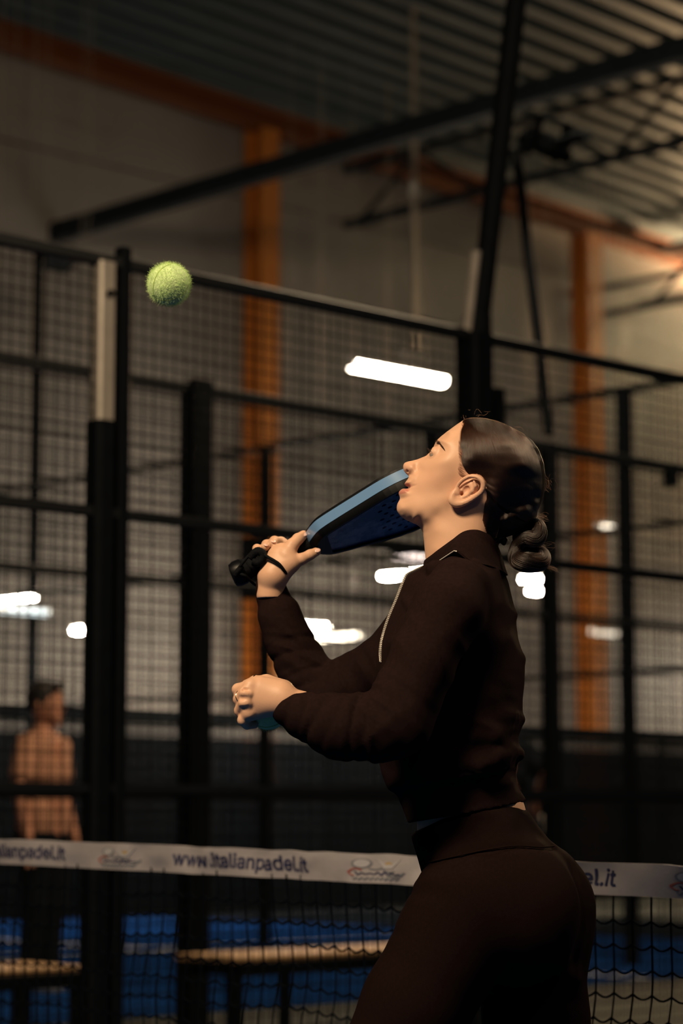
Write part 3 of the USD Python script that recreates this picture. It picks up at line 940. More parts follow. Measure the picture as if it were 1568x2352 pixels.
        for axx in range(3):
            o1, o2 = [(1, 2), (2, 0), (0, 1)][axx]
            sl0 = [slice(None)] * 3
            sl1 = [slice(None)] * 3
            sl0[axx], sl1[axx] = slice(0, n[axx] - 1), slice(1, n[axx])
            A, B = sg_[tuple(sl0)], sg_[tuple(sl1)]
            e = np.argwhere(A != B)
            e = e[(e[:, o1] > 0) & (e[:, o2] > 0) & (e[:, o1] < n[o1] - 1) & (e[:, o2] < n[o2] - 1)]
            if not len(e):
                continue
            d1, d2 = np.zeros(3, int), np.zeros(3, int)
            d1[o1], d2[o2] = 1, 1
            g = lambda c: idx[c[:, 0], c[:, 1], c[:, 2]]
            q = np.stack([g(e - d1 - d2), g(e - d2), g(e), g(e - d1)], 1)
            flip = ~A[e[:, 0], e[:, 1], e[:, 2]]
            q[flip] = q[flip][:, ::-1]
            faces.append(q)
        q = np.vstack(faces)
        m = trimesh.Trimesh(v, np.vstack([q[:, [0, 1, 2]], q[:, [0, 2, 3]]]), process=False)
        if smooth:
            e = m.edges_unique
            A = sparse.coo_matrix((np.ones(2 * len(e)), (np.r_[e[:, 0], e[:, 1]], np.r_[e[:, 1], e[:, 0]])), shape=(len(v), len(v))).tocsr()
            inv = 1 / np.maximum(np.asarray(A.sum(1)).ravel(), 1)
            P = np.array(m.vertices)
            for _ in range(smooth):
                for f_ in (.5, -.5):
                    P = P + f_ * ((A @ P) * inv[:, None] - P)
            m.vertices = P
        return m


def spline(P, m):
    t = np.linspace(0, len(P) - 1, m)
    i = np.clip(t.astype(int), 0, len(P) - 2)
    u = (t - i)[:, None]
    p0, p1, p2, p3 = P[np.maximum(i - 1, 0)], P[i], P[i + 1], P[np.minimum(i + 2, len(P) - 1)]
    return .5 * (2 * p1 + (p2 - p0) * u + (2 * p0 - 5 * p1 + 4 * p2 - p3) * u * u + (3 * p1 - p0 - 3 * p2 + p3) * u ** 3)


class Relief:
    """Half width of a left-right symmetric solid, drawn over its side view: zero on the outline, given values inside."""

    def __init__(self, outline, inside, y, s, res=.0015, edge=None, dens=9.0, pad=.03):
        P = np.array([(pix(a, b, y)[0], pix(a, b, y)[2]) for a, b in outline])
        self.poly = sg.Polygon(P)
        ring_ = sg.LinearRing(P)
        L = ring_.length
        m = max(40, int(L / (dens / s)))
        B = np.array([ring_.interpolate(i * L / m).coords[0] for i in range(m)])
        I = np.array([(pix(a, b, y)[0], pix(a, b, y)[2]) for a, b, _ in inside])
        wI = np.array([c for _, _, c in inside])
        pts, val = [B, I], [np.zeros(len(B)), wI ** 2]
        if edge is not None:          # edge: lateral roundness R at picture points along the outline -> w^2 = 2 R t just inside
            E = np.array([(pix(a, b, y)[0], pix(a, b, y)[2]) for a, b, _ in edge])
            R_ = np.array([c for _, _, c in edge])
            ccw = ring_.is_ccw
            for i in range(m):
                p = B[i]
                q = np.array(ring_.interpolate(((i + 1) % m) * L / m).coords[0]) - np.array(ring_.interpolate(((i - 1) % m) * L / m).coords[0])
                nrm = np.array([-q[1], q[0]]) / (np.linalg.norm(q) + 1e-12) * (1 if ccw else -1)
                d = np.linalg.norm(E - p, axis=1)
                wt = 1 / (d + 1e-3) ** 3
                R = (wt * R_).sum() / wt.sum()
                t = min(.004, R * .5)
                if np.min(np.linalg.norm(I - (p + nrm * t), axis=1)) > t:
                    pts.append((p + nrm * t)[None]), val.append(np.array([2 * R * t]))
                pts.append((p - nrm * t)[None]), val.append(np.array([-2 * R * t]))
        pts, val = np.vstack(pts), np.concatenate(val)
        _, keep = np.unique(np.round(pts, 5), axis=0, return_index=True)
        rb = RBFInterpolator(pts[keep], val[keep], kernel='thin_plate_spline', smoothing=1e-9)
        self.y = y
        self.lo, self.hi = P.min(0) - pad, P.max(0) + pad
        self.xs = np.arange(self.lo[0], self.hi[0] + res, res)
        self.zs = np.arange(self.lo[1], self.hi[1] + res, res)
        gx, gz = np.meshgrid(self.xs, self.zs, indexing='ij')
        G = np.stack([gx.ravel(), gz.ravel()], 1)
        w2 = rb(G).reshape(gx.shape)
        self.inside = shapely.contains_xy(self.poly, gx, gz)
        far = shapely.distance(shapely.points(gx.ravel(), gz.ravel()), self.poly).reshape(gx.shape)
        w2 = np.where(self.inside, np.maximum(w2, 1e-7), np.minimum(w2, -.03 * far))
        w2 = np.where(far > .010, -.03 * far, w2)
        self.res = res
        self.set(w2)

    def set(self, w2):
        self.w2 = w2
        g = np.gradient(w2, self.res)
        self.G2 = g[0] ** 2 + g[1] ** 2
        self.wmax = float(np.sqrt(max(w2.max(), 0)))

    def _bi(self, A, x, z):
        fx = np.clip((np.asarray(x) - self.xs[0]) / self.res, 0, len(self.xs) - 1.001)
        fz = np.clip((np.asarray(z) - self.zs[0]) / self.res, 0, len(self.zs) - 1.001)
        i, j = fx.astype(int), fz.astype(int)
        u, v = fx - i, fz - j
        return A[i, j] * (1 - u) * (1 - v) + A[i + 1, j] * u * (1 - v) + A[i, j + 1] * (1 - u) * v + A[i + 1, j + 1] * u * v

    def at(self, x, z):
        X, Z = np.meshgrid(x, z, indexing='ij')
        return self._bi(self.w2, X, Z).astype(np.float32)

    def g2(self, x, z):
        X, Z = np.meshgrid(x, z, indexing='ij')
        return self._bi(self.G2, X, Z).astype(np.float32)

    def w(self, x, z):
        return np.sqrt(np.maximum(self._bi(self.w2, x, z), 0))

    def side(self, px, py, out=0.0):
        """The point of the camera-side surface under a picture point (seen from the plane), lifted by out."""
        p = pix(px, py, self.y)
        ww = float(self.w(p[0], p[2]))
        p = pix(px, py, self.y - ww)
        ww = float(self.w(p[0], p[2]))
        return np.array([p[0], self.y - ww - out, p[2]])


# =================================================================== THE PLAYER
Y0 = 4.05
SC = FPX / Y0
player = thing('person', 'woman in dark brown tracksuit with low hair bun, looking up, blue racket in hand', 'person', loc=None)

HEAD = [(1062, 967), (1048, 976), (1030, 989), (1013, 1002), (1003, 1011), (998, 1020), (993.5, 1029), (988, 1038), (979, 1046), (968.5, 1051), (957, 1055.5), (945, 1058.5), (935, 1060.5), (929, 1062.5), (926, 1067),
        (925, 1073), (926.5, 1080), (931, 1087), (937, 1092.5), (938.5, 1096), (936, 1101), (931.5, 1106), (928.8, 1111), (930, 1115.5), (936, 1119), (929, 1121.5), (921, 1124.5), (916, 1129), (914.8, 1135), (918, 1141), (918, 1147),
        (913.5, 1154), (910.5, 1163), (911, 1172), (915, 1180), (921, 1187), (932, 1194), (946, 1200.5), (958, 1206), (966, 1212), (971, 1225), (973.5, 1243), (975, 1263), (977, 1287), (984, 1345),
        (1130, 1360), (1140, 1290), (1137, 1240), (1150, 1205), (1190, 1183), (1222, 1165), (1238, 1130), (1242, 1095), (1236, 1060), (1222, 1032), (1197, 1008), (1160, 989), (1125, 976), (1090, 968)]
HIN = [(1150, 1070, .072), (1110, 1040, .069), (1090, 1010, .056), (1120, 1000, .050), (1160, 1020, .058), (1200, 1080, .062), (1165, 1130, .064), (1190, 1150, .046), (1110, 1090, .071), (1105, 1140, .062), (1150, 1180, .040),
       (1052, 1030, .060), (1070, 1000, .047), (1040, 1010, .050), (1030, 1000, .038), (1024, 1028, .055), (1013, 1022, .044), (1006, 1018, .030), (1015, 1040, .050), (1006, 1046, .044), (998, 1047, .037), (993, 1042, .028), (988, 1048, .022), (1025, 1068, .063), (1045, 1085, .0655), (1005, 1070, .054), (992, 1064, .042), (982, 1060, .029),
       (975, 1057, .0165), (966, 1058, .0115), (955, 1061, .0098), (945, 1066, .0115), (936, 1069, .0105), (931, 1076, .0085), (940, 1080, .0145), (948, 1079, .0168), (955, 1081, .0160), (962, 1080, .0200), (960, 1071, .0150), (970, 1076, .028), (975, 1088, .036), (988, 1085, .046), (960, 1095, .027), (950, 1093, .0195),
       (943, 1101, .0190), (939, 1107, .0175), (936, 1113, .0165), (945, 1110, .0225), (947, 1121, .0250), (925, 1130, .0155), (931, 1131, .0200), (924, 1140, .0160), (932, 1147, .0215), (958, 1120, .033), (975, 1112, .042), (1000, 1105, .054), (1030, 1110, .061), (960, 1145, .036), (985, 1140, .046), (1010, 1140, .052),
       (924, 1160, .0185), (922, 1172, .0190), (935, 1170, .027), (950, 1178, .034), (975, 1178, .043), (1000, 1172, .049), (1025, 1155, .055), (1045, 1135, .059), (950, 1193, .027), (975, 1197, .036), (1000, 1192, .043), (1030, 1175, .051), (1060, 1160, .056),
       (1000, 1225, .042), (1040, 1225, .052), (1085, 1200, .054), (1110, 1225, .046), (1000, 1270, .041), (1045, 1280, .054), (1100, 1290, .048), (1050, 1330, .048)]
HEDGE = [(1062, 967, .075), (1030, 989, .07), (1003, 1011, .055), (993, 1029, .020), (979, 1046, .010), (957, 1055, .0075), (935, 1060, .008), (925, 1073, .010), (937, 1093, .009), (930, 1110, .018), (920, 1126, .016), (918, 1145, .020), (910, 1163, .022), (921, 1187, .022), (946, 1200, .028),
         (971, 1225, .035), (976, 1280, .035), (1140, 1290, .05), (1150, 1205, .04), (1222, 1165, .05), (1240, 1090, .07), (1200, 1010, .07), (1120, 975, .07)]
head = Relief(HEAD, HIN, Y0, SC, res=.0010, edge=HEDGE, dens=6.0)


def soft(px, py, rx, ry, rot=0.0):
    """A bump (1 at its centre) over the head's side view."""
    c = pix(px, py, Y0)
    gx, gz = np.meshgrid(head.xs, head.zs, indexing='ij')
    a = math.radians(rot)
    dx, dz = (gx - c[0]) * SC, (gz - c[2]) * SC
    u, v = dx * math.cos(a) + dz * math.sin(a), -dx * math.sin(a) + dz * math.cos(a)
    return np.exp(-.5 * ((u / rx) ** 2 + (v / ry) ** 2))


w_ = np.sqrt(np.maximum(head.w2, 0))
dw = (-.0022 * soft(957.5, 1086, 1.8, 4.0, -35) - .0016 * soft(953, 1074, 2.0, 3.0, 20)      # crease round the nostril wing
      - .0030 * soft(947, 1121, 5, 1.3, 8)                                   # corner of the mouth
      - .0013 * soft(930, 1146, 9, 3, 10) - .0012 * soft(957, 1104, 3.0, 10, -25)                    # under the lip, smile fold
      + .0016 * soft(937, 1112, 6, 3.0, 20) + .0018 * soft(927, 1131, 6, 3.0, 15)   # lips
      - .0040 * soft(998, 1043, 6, 4.5, -35) + .0030 * soft(1003, 1034, 7, 3.2, -40) + .0020 * soft(1014, 1022, 9, 4, -45)        # eye socket, lid, brow
      + .0020 * soft(1010, 1072, 14, 10, 0) - .0020 * soft(1040, 1120, 12, 16, 0))
w_ = np.where(head.inside, np.maximum(w_ + dw * np.clip(w_ / .012, 0, 1), .0004), 0)
head.set(np.where(head.inside, w_ ** 2, head.w2))

hv = Vol(pix(896, 1352, Y0) - [0, .115, 0], pix(1262, 955, Y0) + [0, .115, 0], .00165)
hv.relief(head, k=0)
for sgn in (-1, 1):
    # nostrils, mouth slit
    hv.ell(pix(934.5, 1084, Y0) + [0, sgn * .0072, 0], [.0040, .0030, .0026], trimesh.transformations.euler_matrix(0, math.radians(-35), 0)[:3, :3], k=.001, sub=True)
hv.ell(pix(934, 1119.5, Y0), [.0135, .0185, .0030], trimesh.transformations.euler_matrix(0, math.radians(12), 0)[:3, :3], k=.0015, sub=True)
EYE_C = pix(1000.5, 1049.5, Y0)
for sgn in (-1, 1):
    # upper and lower lids round the eyeball
    c = EYE_C + [0, sgn * .0305, 0]
    hv.ell(c + [.0006, 0, .0008], [.0128, .0128, .0128], k=.004)
    hv.cap(c + [-.0125, sgn * -.006, -.0012], c + [-.0075, sgn * .0095, -.0025], .0016, .0016, k=.001, sub=True)
# ears
EAR = [(1047, 1124), (1052, 1113), (1060, 1104), (1070, 1098), (1083, 1095), (1096, 1098), (1106, 1106), (1109, 1116), (1107, 1126), (1100, 1134), (1088, 1142), (1076, 1149), (1064, 1154), (1052, 1156), (1043, 1153), (1038.5, 1146), (1041, 1135)]


def ear_pt(px, py, sgn, lift):
    t = np.clip((px - 1040) / 68, 0, 1)                       # the ear stands off further towards its rear edge
    p = pix(px, py, Y0 - .075)
    base = float(head.w(*(pix(px, py, Y0 - .065)[[0, 2]])))
    return np.array([p[0], Y0 + sgn * (max(base, .058) + .003 + .012 * t + lift), p[2]])


for sgn in (-1, 1):
    er = spline(np.array(EAR + EAR[:1], float), 52)
    rim = [ear_pt(x, y, sgn, .002) for x, y in er[:-1]]
    for x, y in [(1078, 1120), (1070, 1128), (1060, 1138), (1090, 1113), (1086, 1126), (1074, 1136)]:
        hv.ell(ear_pt(x, y, sgn, -.006), [.010, .0055, .010], k=.006)
    rad = np.interp(np.arange(len(rim) + 1), [0, 6, 12, 24, 34, 40, 45, 49, 51], [.0022, .0024, .0030, .0034, .0036, .0050, .0056, .0044, .0026])
    hv.chain(rim + rim[:1], rad, k=.003)                               # helix, lobe, front edge
    hv.ell(ear_pt(1052, 1147, sgn, .0005), [.0085, .0048, .0075], k=.004)
    hv.chain([ear_pt(x, y, sgn, .001) for x, y in [(1088, 1106), (1091, 1116), (1085, 1127), (1073, 1136), (1063, 1142)]], [.0022, .0028, .0030, .0030, .0026], k=.0025)   # antihelix
    hv.chain([ear_pt(x, y, sgn, .0018) for x, y in [(1052, 1122), (1052, 1131)]], [.0030, .0034], k=.003)            # tragus
    hv.ell(ear_pt(1068, 1126, sgn, .0025), [.0062, .0058, .0092], trimesh.transformations.euler_matrix(0, math.radians(40), 0)[:3, :3], k=.002, sub=True)   # concha
    hv.ell(ear_pt(1061, 1132, sgn, .000), [.0030, .0070, .0036], k=.001, sub=True)
    hv.chain([ear_pt(x, y, sgn, .0035) for x, y in [(1066, 1107), (1078, 1101), (1092, 1103), (1101, 1112)]], [.0018, .0022, .0022, .0016], k=.0012, sub=True)  # groove inside the helix
head_mesh = hv.mesh(3)


def project(P):
    d = np.asarray(P, float) - EYE
    z = d @ FWD
    return 784 + FPX * d[:, 0] / z, 1176 - FPX * (d @ UPV) / z


def dist_poly(pts, y, X, Z):
    """Signed distance (negative inside) to a picture polygon laid in the plane y, over the x, z axes."""
    P = sg.Polygon([(pix(a, b, y)[0], pix(a, b, y)[2]) for a, b in pts])
    gx, gz = np.meshgrid(X, Z, indexing='ij')
    ins = shapely.contains_xy(P, gx, gz)
    d = shapely.distance(shapely.points(gx.ravel(), gz.ravel()), P.exterior).reshape(gx.shape)
    return np.where(ins, -d, d).astype(np.float32)


def folds(vol, c, radius, normal, wave, amp, seed, along=7.0):
    """Cloth creases: ridged noise, fast along the direction normal and slow across it, fading out at radius from c."""
    c, nrm = np.asarray(c, float), np.asarray(normal, float)
    nrm = nrm / np.linalg.norm(nrm)
    m = radius * 1.9
    s, X, Y, Z = vol.block(c - m, c + m)
    A = vol.F[s]
    near = np.abs(A) < .02
    if not near.any():
        return
    i = np.argwhere(near)
    P = np.stack([X[i[:, 0], 0, 0], Y[0, i[:, 1], 0], Z[0, 0, i[:, 2]]], 1).astype(float)
    u = P @ nrm
    rest = P - u[:, None] * nrm
    n_ = meshkit.noise(rest * along + (u / wave)[:, None] * nrm + 50, seed)
    rid = 1 - np.abs(2 * n_ - 1) - .5
    wt = np.exp(-((P - c) ** 2).sum(1) / radius ** 2)
    A[near] -= (amp * rid * wt).astype(np.float32)


def joined(ms):
    try:
        out = None
        for m in ms:
            q = m3.Manifold(m3.Mesh(np.asarray(m.vertices, np.float32), np.asarray(m.faces, np.uint32)))
            if q.status() != m3.Error.NoError or q.is_empty():
                raise ValueError
            out = q if out is None else out + q
        g = out.to_mesh()
        return trimesh.Trimesh(np.array(g.vert_properties[:, :3]), np.array(g.tri_verts), process=False)
    except Exception as e_:
        print('NOT JOINED', repr(e_))
        return cat(ms)


D = lambda px, py, dy: pix(px, py, Y0 + dy)

# ------------------------------------------------------------------ hands
YL, YR = Y0 - .20, Y0 + .20
Lp = lambda px, py, dy=0: pix(px, py, YL + dy)
Rp = lambda px, py, dy=0: pix(px, py, YR + dy)
lh = Vol(np.minimum(Lp(520, 1700, -.06), Lp(520, 1700, .10)), np.maximum(Lp(705, 1530, -.06), Lp(705, 1530, .10)), .0016)
mcp = [(575, 1576, -.004), (565, 1593, -.011), (563, 1615, -.010), (570, 1637, -.003)]
lh.cap(Lp(700, 1625, .004), Lp(650, 1611, .004), .025, .024, k=.006)
for (x, y, d), r0 in zip(mcp, (.020, .021, .020, .018)):
    lh.cap(Lp(648, 1608, .002), Lp(x + 6, y, d + .008), .021, .0135, k=.010)
lh.cap(Lp(640, 1590, .004), Lp(600, 1580, .004), .020, .018, k=.012)
lfing = [
    ([mcp[0], (547, 1584, .014), (556, 1603, .040), (580, 1613, .047)], (.0112, .0098, .0086, .0078)),
    ([mcp[1], (550, 1606, .011), (557, 1626, .037), (582, 1634, .047)], (.0115, .0100, .0088, .0078)),
    ([mcp[2], (552, 1632, .011), (560, 1650, .032), (583, 1655, .045)], (.0110, .0096, .0084, .0075)),
    ([mcp[3], (558, 1654, .004), (567, 1664, .017), (584, 1664, .032)], (.0098, .0086, .0074, .0066)),
    ([(650, 1585, .012), (612, 1568, .018), (586, 1566, .029), (566, 1573, .040)], (.0170, .0130, .0098, .0085)),
]
for ch, rr in lfing:
    lh.chain([Lp(*c) for c in ch], rr, k=.0035)
for x, y, d in mcp:
    lh.ell(Lp(x + 1, y, d - .004), [.0095, .0075, .0095], k=.006)                 # knuckles
for a, b in ((0, 1), (1, 2), (2, 3)):                                              # hollows between the knuckles
    p = [(mcp[a][i] + mcp[b][i]) / 2 for i in range(3)]
    lh.cap(Lp(p[0] - 10, p[1], p[2] - .010), Lp(p[0] + 10, p[1] - 1, p[2] - .0175), .0022, .0012, k=.006, sub=True)
left_hand = lh.mesh(3)

rh = Vol(np.minimum(Rp(560, 1370, -.075), Rp(560, 1370, .06)), np.maximum(Rp(745, 1210, -.075), Rp(745, 1210, .06)), .0016)
rh.cap(Rp(621, 1366, -.012), Rp(624, 1332, -.016), .0245, .0235, k=.006)
for x, y, d, r in ((676, 1288, -.026, .0145), (668, 1272, -.026, .0165), (655, 1262, -.022, .0150), (640, 1270, -.020, .013)):
    rh.cap(Rp(627, 1322, -.022), Rp(x - 8, y + 4, d), .0215, r, k=.010)
rh.cap(Rp(634, 1318, -.026), Rp(668, 1294, -.030), .020, .0155, k=.010)
rfing = [
    ([(658, 1276, -.028), (671, 1252, -.027), (684, 1238, -.021), (697, 1229, -.012)], (.0160, .0112, .0098, .0084)),          # thumb
    ([(672, 1291, -.030), (692, 1284, -.030), (712, 1274, -.025), (727, 1267, -.020)], (.0125, .0098, .0088, .0076)),         # index
    ([(668, 1262, .020), (645, 1246, .024), (630, 1243, .004), (626, 1248, -.014)], (.0110, .0100, .0088, .0078)),
    ([(650, 1272, .022), (622, 1257, .024), (612, 1251, .004), (609, 1256, -.014)], (.0110, .0098, .0086, .0076)),
    ([(632, 1284, .022), (602, 1266, .020), (590, 1260, .002), (588, 1265, -.012)], (.0100, .0088, .0076, .0068)),
]
for ch, rr in rfing:
    rh.chain([Rp(*c) for c in ch], rr, k=.0035)
rh.cap(Rp(660, 1285, -.028), Rp(670, 1270, .020), .012, .0105, k=.008)          # web of the palm behind the handle
rh.cap(Rp(630, 1312, -.018), Rp(640, 1290, .022), .013, .0105, k=.008)
right_hand = rh.mesh(3)

# ------------------------------------------------------------------ the body under the clothes, and the skin in one surface
bv = Vol([-.16, Y0 - .32, 0.0], [.62, Y0 + .32, 1.48], .0065)
X_ = (np.array([1.0, 0, 0]), .78)
bv.cap(D(1045, 1440, 0), D(1050, 1660, 0), .108, .100, k=.03, squash=(np.array([1.0, 0, 0]), .80))
bv.cap(D(1050, 1660, 0), D(1074, 1840, 0), .100, .096, k=.03, squash=(np.array([1.0, 0, 0]), .80))
bv.cap(D(1085, 1902, 0), D(1096, 1935, 0), .106, .098, k=.02, squash=(np.array([1.0, 0, 0]), .87))
bv.cap(D(1160, 2080, 0), D(1120, 1990, 0), .085, .075, k=.03)
bv.cap(D(1060, 1350, 0), D(1055, 1260, 0), .044, .044, k=.03)
for sgn in (-1, 1):
    bv.cap(D(1070, 1392, sgn * .05), D(1062, 1388, sgn * .12), .046, .036, k=.03)
bv.chain([D(1055, 1385, -.135), D(912, 1655, -.212), D(700, 1632, -.20), D(672, 1622, -.198)], [.042, .036, .024, .022], k=.01)
bv.chain([D(1020, 1380, .12), D(880, 1538, .155), D(742, 1608, .183), D(640, 1420, .197), D(622, 1350, .198)], [.040, .038, .036, .024, .021], k=.01)
KN_L, AN_L, KN_R, AN_R = D(790, 2590, -.105), D(842, 3105, -.11), D(1236, 2600, .085), D(1335, 3085, .09)
bv.chain([D(1090, 2105, -.085), KN_L, AN_L], [.066, .048, .030], k=.03)
bv.chain([D(1212, 2110, .075), KN_R, AN_R], [.075, .048, .030], k=.03)
skin = joined([bv.mesh(3), head_mesh, left_hand, right_hand])
px_, py_ = project(skin.vertices)
base = np.array([.67, .395, .262])
tint = np.tile(base, (len(px_), 1))
nz = meshkit.fbm(np.asarray(skin.vertices) * 70 + 90, 3, 4)[:, None]
tint *= 1 + .10 * (nz - .5)


def blend(mask, colour):
    global tint
    tint = tint * (1 - mask[:, None]) + np.asarray(colour) * mask[:, None]


face = (px_ > 905) & (px_ < 1110) & (py_ > 955) & (py_ < 1300)
g2 = lambda x, y, rx, ry: np.exp(-.5 * (((px_ - x) / rx) ** 2 + ((py_ - y) / ry) ** 2)) * face
blend(.25 * g2(1000, 1098, 26, 18) + .22 * g2(935, 1070, 9, 9), (.62, .30, .21))          # cheek, nose
blend(.30 * g2(1075, 1128, 30, 26) * (px_ > 1036), (.64, .30, .20))                          # ear
lips = lambda x, y, rx, ry, r: np.clip(1.6 - (((px_ - x) * math.cos(r) + (py_ - y) * math.sin(r)) / rx) ** 2 - ((-(px_ - x) * math.sin(r) + (py_ - y) * math.cos(r)) / ry) ** 2, 0, 1) * face
blend(.85 * np.maximum(lips(936, 1113.5, 9, 4.0, .45), lips(926, 1128.5, 14, 5.0, -.30)), (.52, .19, .15))
blend(.9 * np.clip(1 - np.hypot(px_ - 934, py_ - 1084) / 4.0, 0, 1) * face * (np.abs(np.asarray(skin.vertices)[:, 1] - Y0) < .02), (.12, .04, .03))  # nostril shade painted into the skin tint
obj('body', skin, 'skin', player, smooth=True, col=np.clip(tint, 0, 1))

# eyes, lashes, brows, teeth
for sgn in (-1, 1):
    c = EYE_C + [0, sgn * .0305, 0]
    e = trimesh.creation.icosphere(3, .0118)
    e.apply_translation(c)
    eye = obj('eye', e, 'eye_white', player, smooth=True)
    d = np.array([-.80, sgn * .10, .52])
    d /= np.linalg.norm(d)
    i_ = trimesh.creation.icosphere(3, 1.0)
    i_.apply_scale([.0056, .0056, .0012])
    i_.apply_transform(trimesh.geometry.align_vectors([0, 0, 1], d))
    i_.apply_translation(c + d * .0118)
    obj('iris', i_, 'eye_iris', eye, smooth=True)
    la = []
    for q in np.linspace(-1, 1, 26):
        p = c + np.array([-.0112 + .004 * q * q, sgn * (.000 + .0105 * q), .0052 - .0035 * q * q])
        la.append(np.array([p, p + [-.0030, sgn * .0012 * q, .0022], p + [-.0052, sgn * .0022 * q, .0056]]))
    curves('eyelashes', la, .00018, 'brow_hair', eye, kind='stuff')
    br = []
    r2 = np.random.default_rng(5 + sgn)
    for q in np.linspace(0, 1, 260):
        x = 999.5 + 17.5 * q + r2.normal() * .6
        y = 1013.5 + 3.5 * q + 13.0 * q * q + np.clip(r2.normal(), -1.6, 1.6) * (1.9 - 1.2 * q)
        p0, p1 = head.side(x, y, .0002), head.side(x + 4.2, y + 1.6 + 3.4 * q, .0006)
        for p in (p0, p1):
            p[1] = Y0 + sgn * (Y0 - p[1])
        br.append(np.array([p0, (p0 + p1) / 2 + [0, sgn * .0004, 0], p1]))
    curves('eyebrow', br, .00036, 'brow_hair', player, kind='stuff')
tt_ = []
for q in np.linspace(-1, 1, 9):
    b = trimesh.creation.icosphere(1, 1.0)
    b.apply_scale([.0022, .0034, .0042])
    b.apply_translation(pix(939.5, 1117.5, Y0) + [.0095 * q * q, .0165 * q, 0])
    tt_.append(b)
obj('teeth', cat(tt_), 'tooth', player, smooth=True, label='white upper teeth showing in the smile')


def nail(p, d, up, s):
    n_ = trimesh.creation.icosphere(2, 1.0)
    n_.apply_scale([.0062 * s, .0046 * s, .0014])
    d = d / np.linalg.norm(d)
    up = up - (up @ d) * d
    up /= np.linalg.norm(up)
    n_.apply_transform(np.vstack([np.column_stack([d, np.cross(up, d), up, p]), [0, 0, 0, 1]]))
    obj('fingernail', n_, 'nail', player, smooth=True)


nail(Rp(699, 1226, -.0195), Rp(697, 1229, -.012) - Rp(684, 1238, -.021), np.array([.25, -1, .75]), 1.15)
nail(Rp(729, 1264, -.0272), Rp(727, 1267, -.02) - Rp(712, 1274, -.025), np.array([.1, -.9, .5]), .95)
nail(Rp(627, 1243, -.0195), np.array([.3, -.5, -.35]), np.array([.2, -.7, .9]), 1.0)
nail(Rp(610, 1251, -.0195), np.array([.3, -.5, -.35]), np.array([.2, -.7, .9]), .95)
nail(Rp(588, 1261, -.017), np.array([.3, -.5, -.35]), np.array([.2, -.7, .9]), .8)


def finger_ring(p, q, t, r, lab):
    d = (q - p) / np.linalg.norm(q - p)
    c = p + (q - p) * t
    a = np.cross(d, [0, 0, 1.0])
    a /= np.linalg.norm(a)
    b = np.cross(d, a)
    g = np.linspace(0, 2 * np.pi, 40, endpoint=False)
    obj('finger_ring', tube(c + r * (np.cos(g)[:, None] * a + np.sin(g)[:, None] * b), .0011, 8, closed=True), 'ring_metal', player, smooth=True, label=lab)


finger_ring(Lp(*mcp[1]), Lp(550, 1606, .011), .55, .0114, 'thin metal ring on a curled finger of the lower hand')
finger_ring(Lp(612, 1568, .018), Lp(586, 1566, .029), .95, .0112, 'thin metal ring on the thumb of the lower hand')

# ------------------------------------------------------------------ hair
HAIR = [(1060, 971), (1066, 963), (1083, 959.5), (1112, 960), (1139, 967), (1168, 978), (1197, 994), (1221, 1010), (1238, 1033), (1249, 1063), (1253.5, 1096), (1252, 1125), (1245, 1154), (1235, 1178), (1229, 1192), (1224, 1206),
        (1200, 1216), (1180, 1230), (1167, 1240), (1158, 1262), (1152, 1288), (1141, 1290), (1126, 1252), (1112, 1224), (1104, 1202), (1109, 1176), (1115, 1156), (1113, 1138), (1112, 1112), (1104, 1098), (1085, 1092), (1070, 1096),
        (1062, 1094), (1049, 1084), (1056, 1076), (1059, 1062), (1056, 1045), (1053.5, 1030), (1055, 1012), (1058, 992)]
HLINE = sg.LineString([(1104, 1202), (1109, 1176), (1115, 1156), (1113, 1138), (1112, 1112), (1104, 1098), (1085, 1092), (1070, 1096), (1062, 1094), (1049, 1084), (1056, 1076), (1059, 1062), (1056, 1045), (1053.5, 1030), (1055, 1012), (1058, 992), (1060, 971)])
HSOLID = [(1030, 987), (1055, 966), (1066, 962.5)] + HAIR[2:21] + [(1130, 1330), (1060, 1330), (985, 1260), (985, 1190), (990, 1060)]
hp = sg.Polygon(HAIR)
hin = []
for gx in np.arange(1000, 1260, 14.0):
    for gy in np.arange(965, 1330, 14.0):
        if not sg.Polygon(HSOLID).buffer(-9).contains(sg.Point(gx, gy)):
            continue
        p = pix(gx, gy, Y0)
        base_w = float(head.w(p[0], p[2]))
        d = HLINE.distance(sg.Point(gx, gy))
        if hp.contains(sg.Point(gx, gy)):
            T = .0010 + .0080 * min(1, d / 26) ** .8
        else:
            T = -.002
        edge_d = sg.Polygon(HSOLID).exterior.distance(sg.Point(gx, gy))
        wt = base_w + T
        if base_w < .02 and hp.contains(sg.Point(gx, gy)):
            wt = min(.055, math.sqrt(2 * .055 * edge_d / SC))
        if gx > 1150 and gy > 1100 and hp.contains(sg.Point(gx, gy)):
            wt = min(wt, math.sqrt(2 * .045 * edge_d / SC))
        if gy > 1205:
            wt = max(.004, min(base_w + T, .050))
        hin.append((gx, gy, max(wt, .004)))
hair_rel = Relief(HSOLID, hin, Y0, SC, res=.0012, dens=8.0)
from scipy import ndimage
_w = np.where(hair_rel.inside, np.sqrt(np.maximum(hair_rel.w2, 0)), 0)
_m = ndimage.gaussian_filter(hair_rel.inside.astype(float), 4.0)
_s = ndimage.gaussian_filter(_w, 4.0) / np.maximum(_m, 1e-3)
_deep = ndimage.distance_transform_edt(hair_rel.inside) * hair_rel.res
_k = np.clip((_deep - .006) / .010, 0, 1)
_w = _w * (1 - _k) + _s * _k
hair_rel.set(np.where(hair_rel.inside, np.maximum(_w, .0003) ** 2, hair_rel.w2))
gv = Vol(pix(1030, 1300, Y0) - [0, .10, 0], pix(1268, 950, Y0) + [0, .10, 0], .0019)
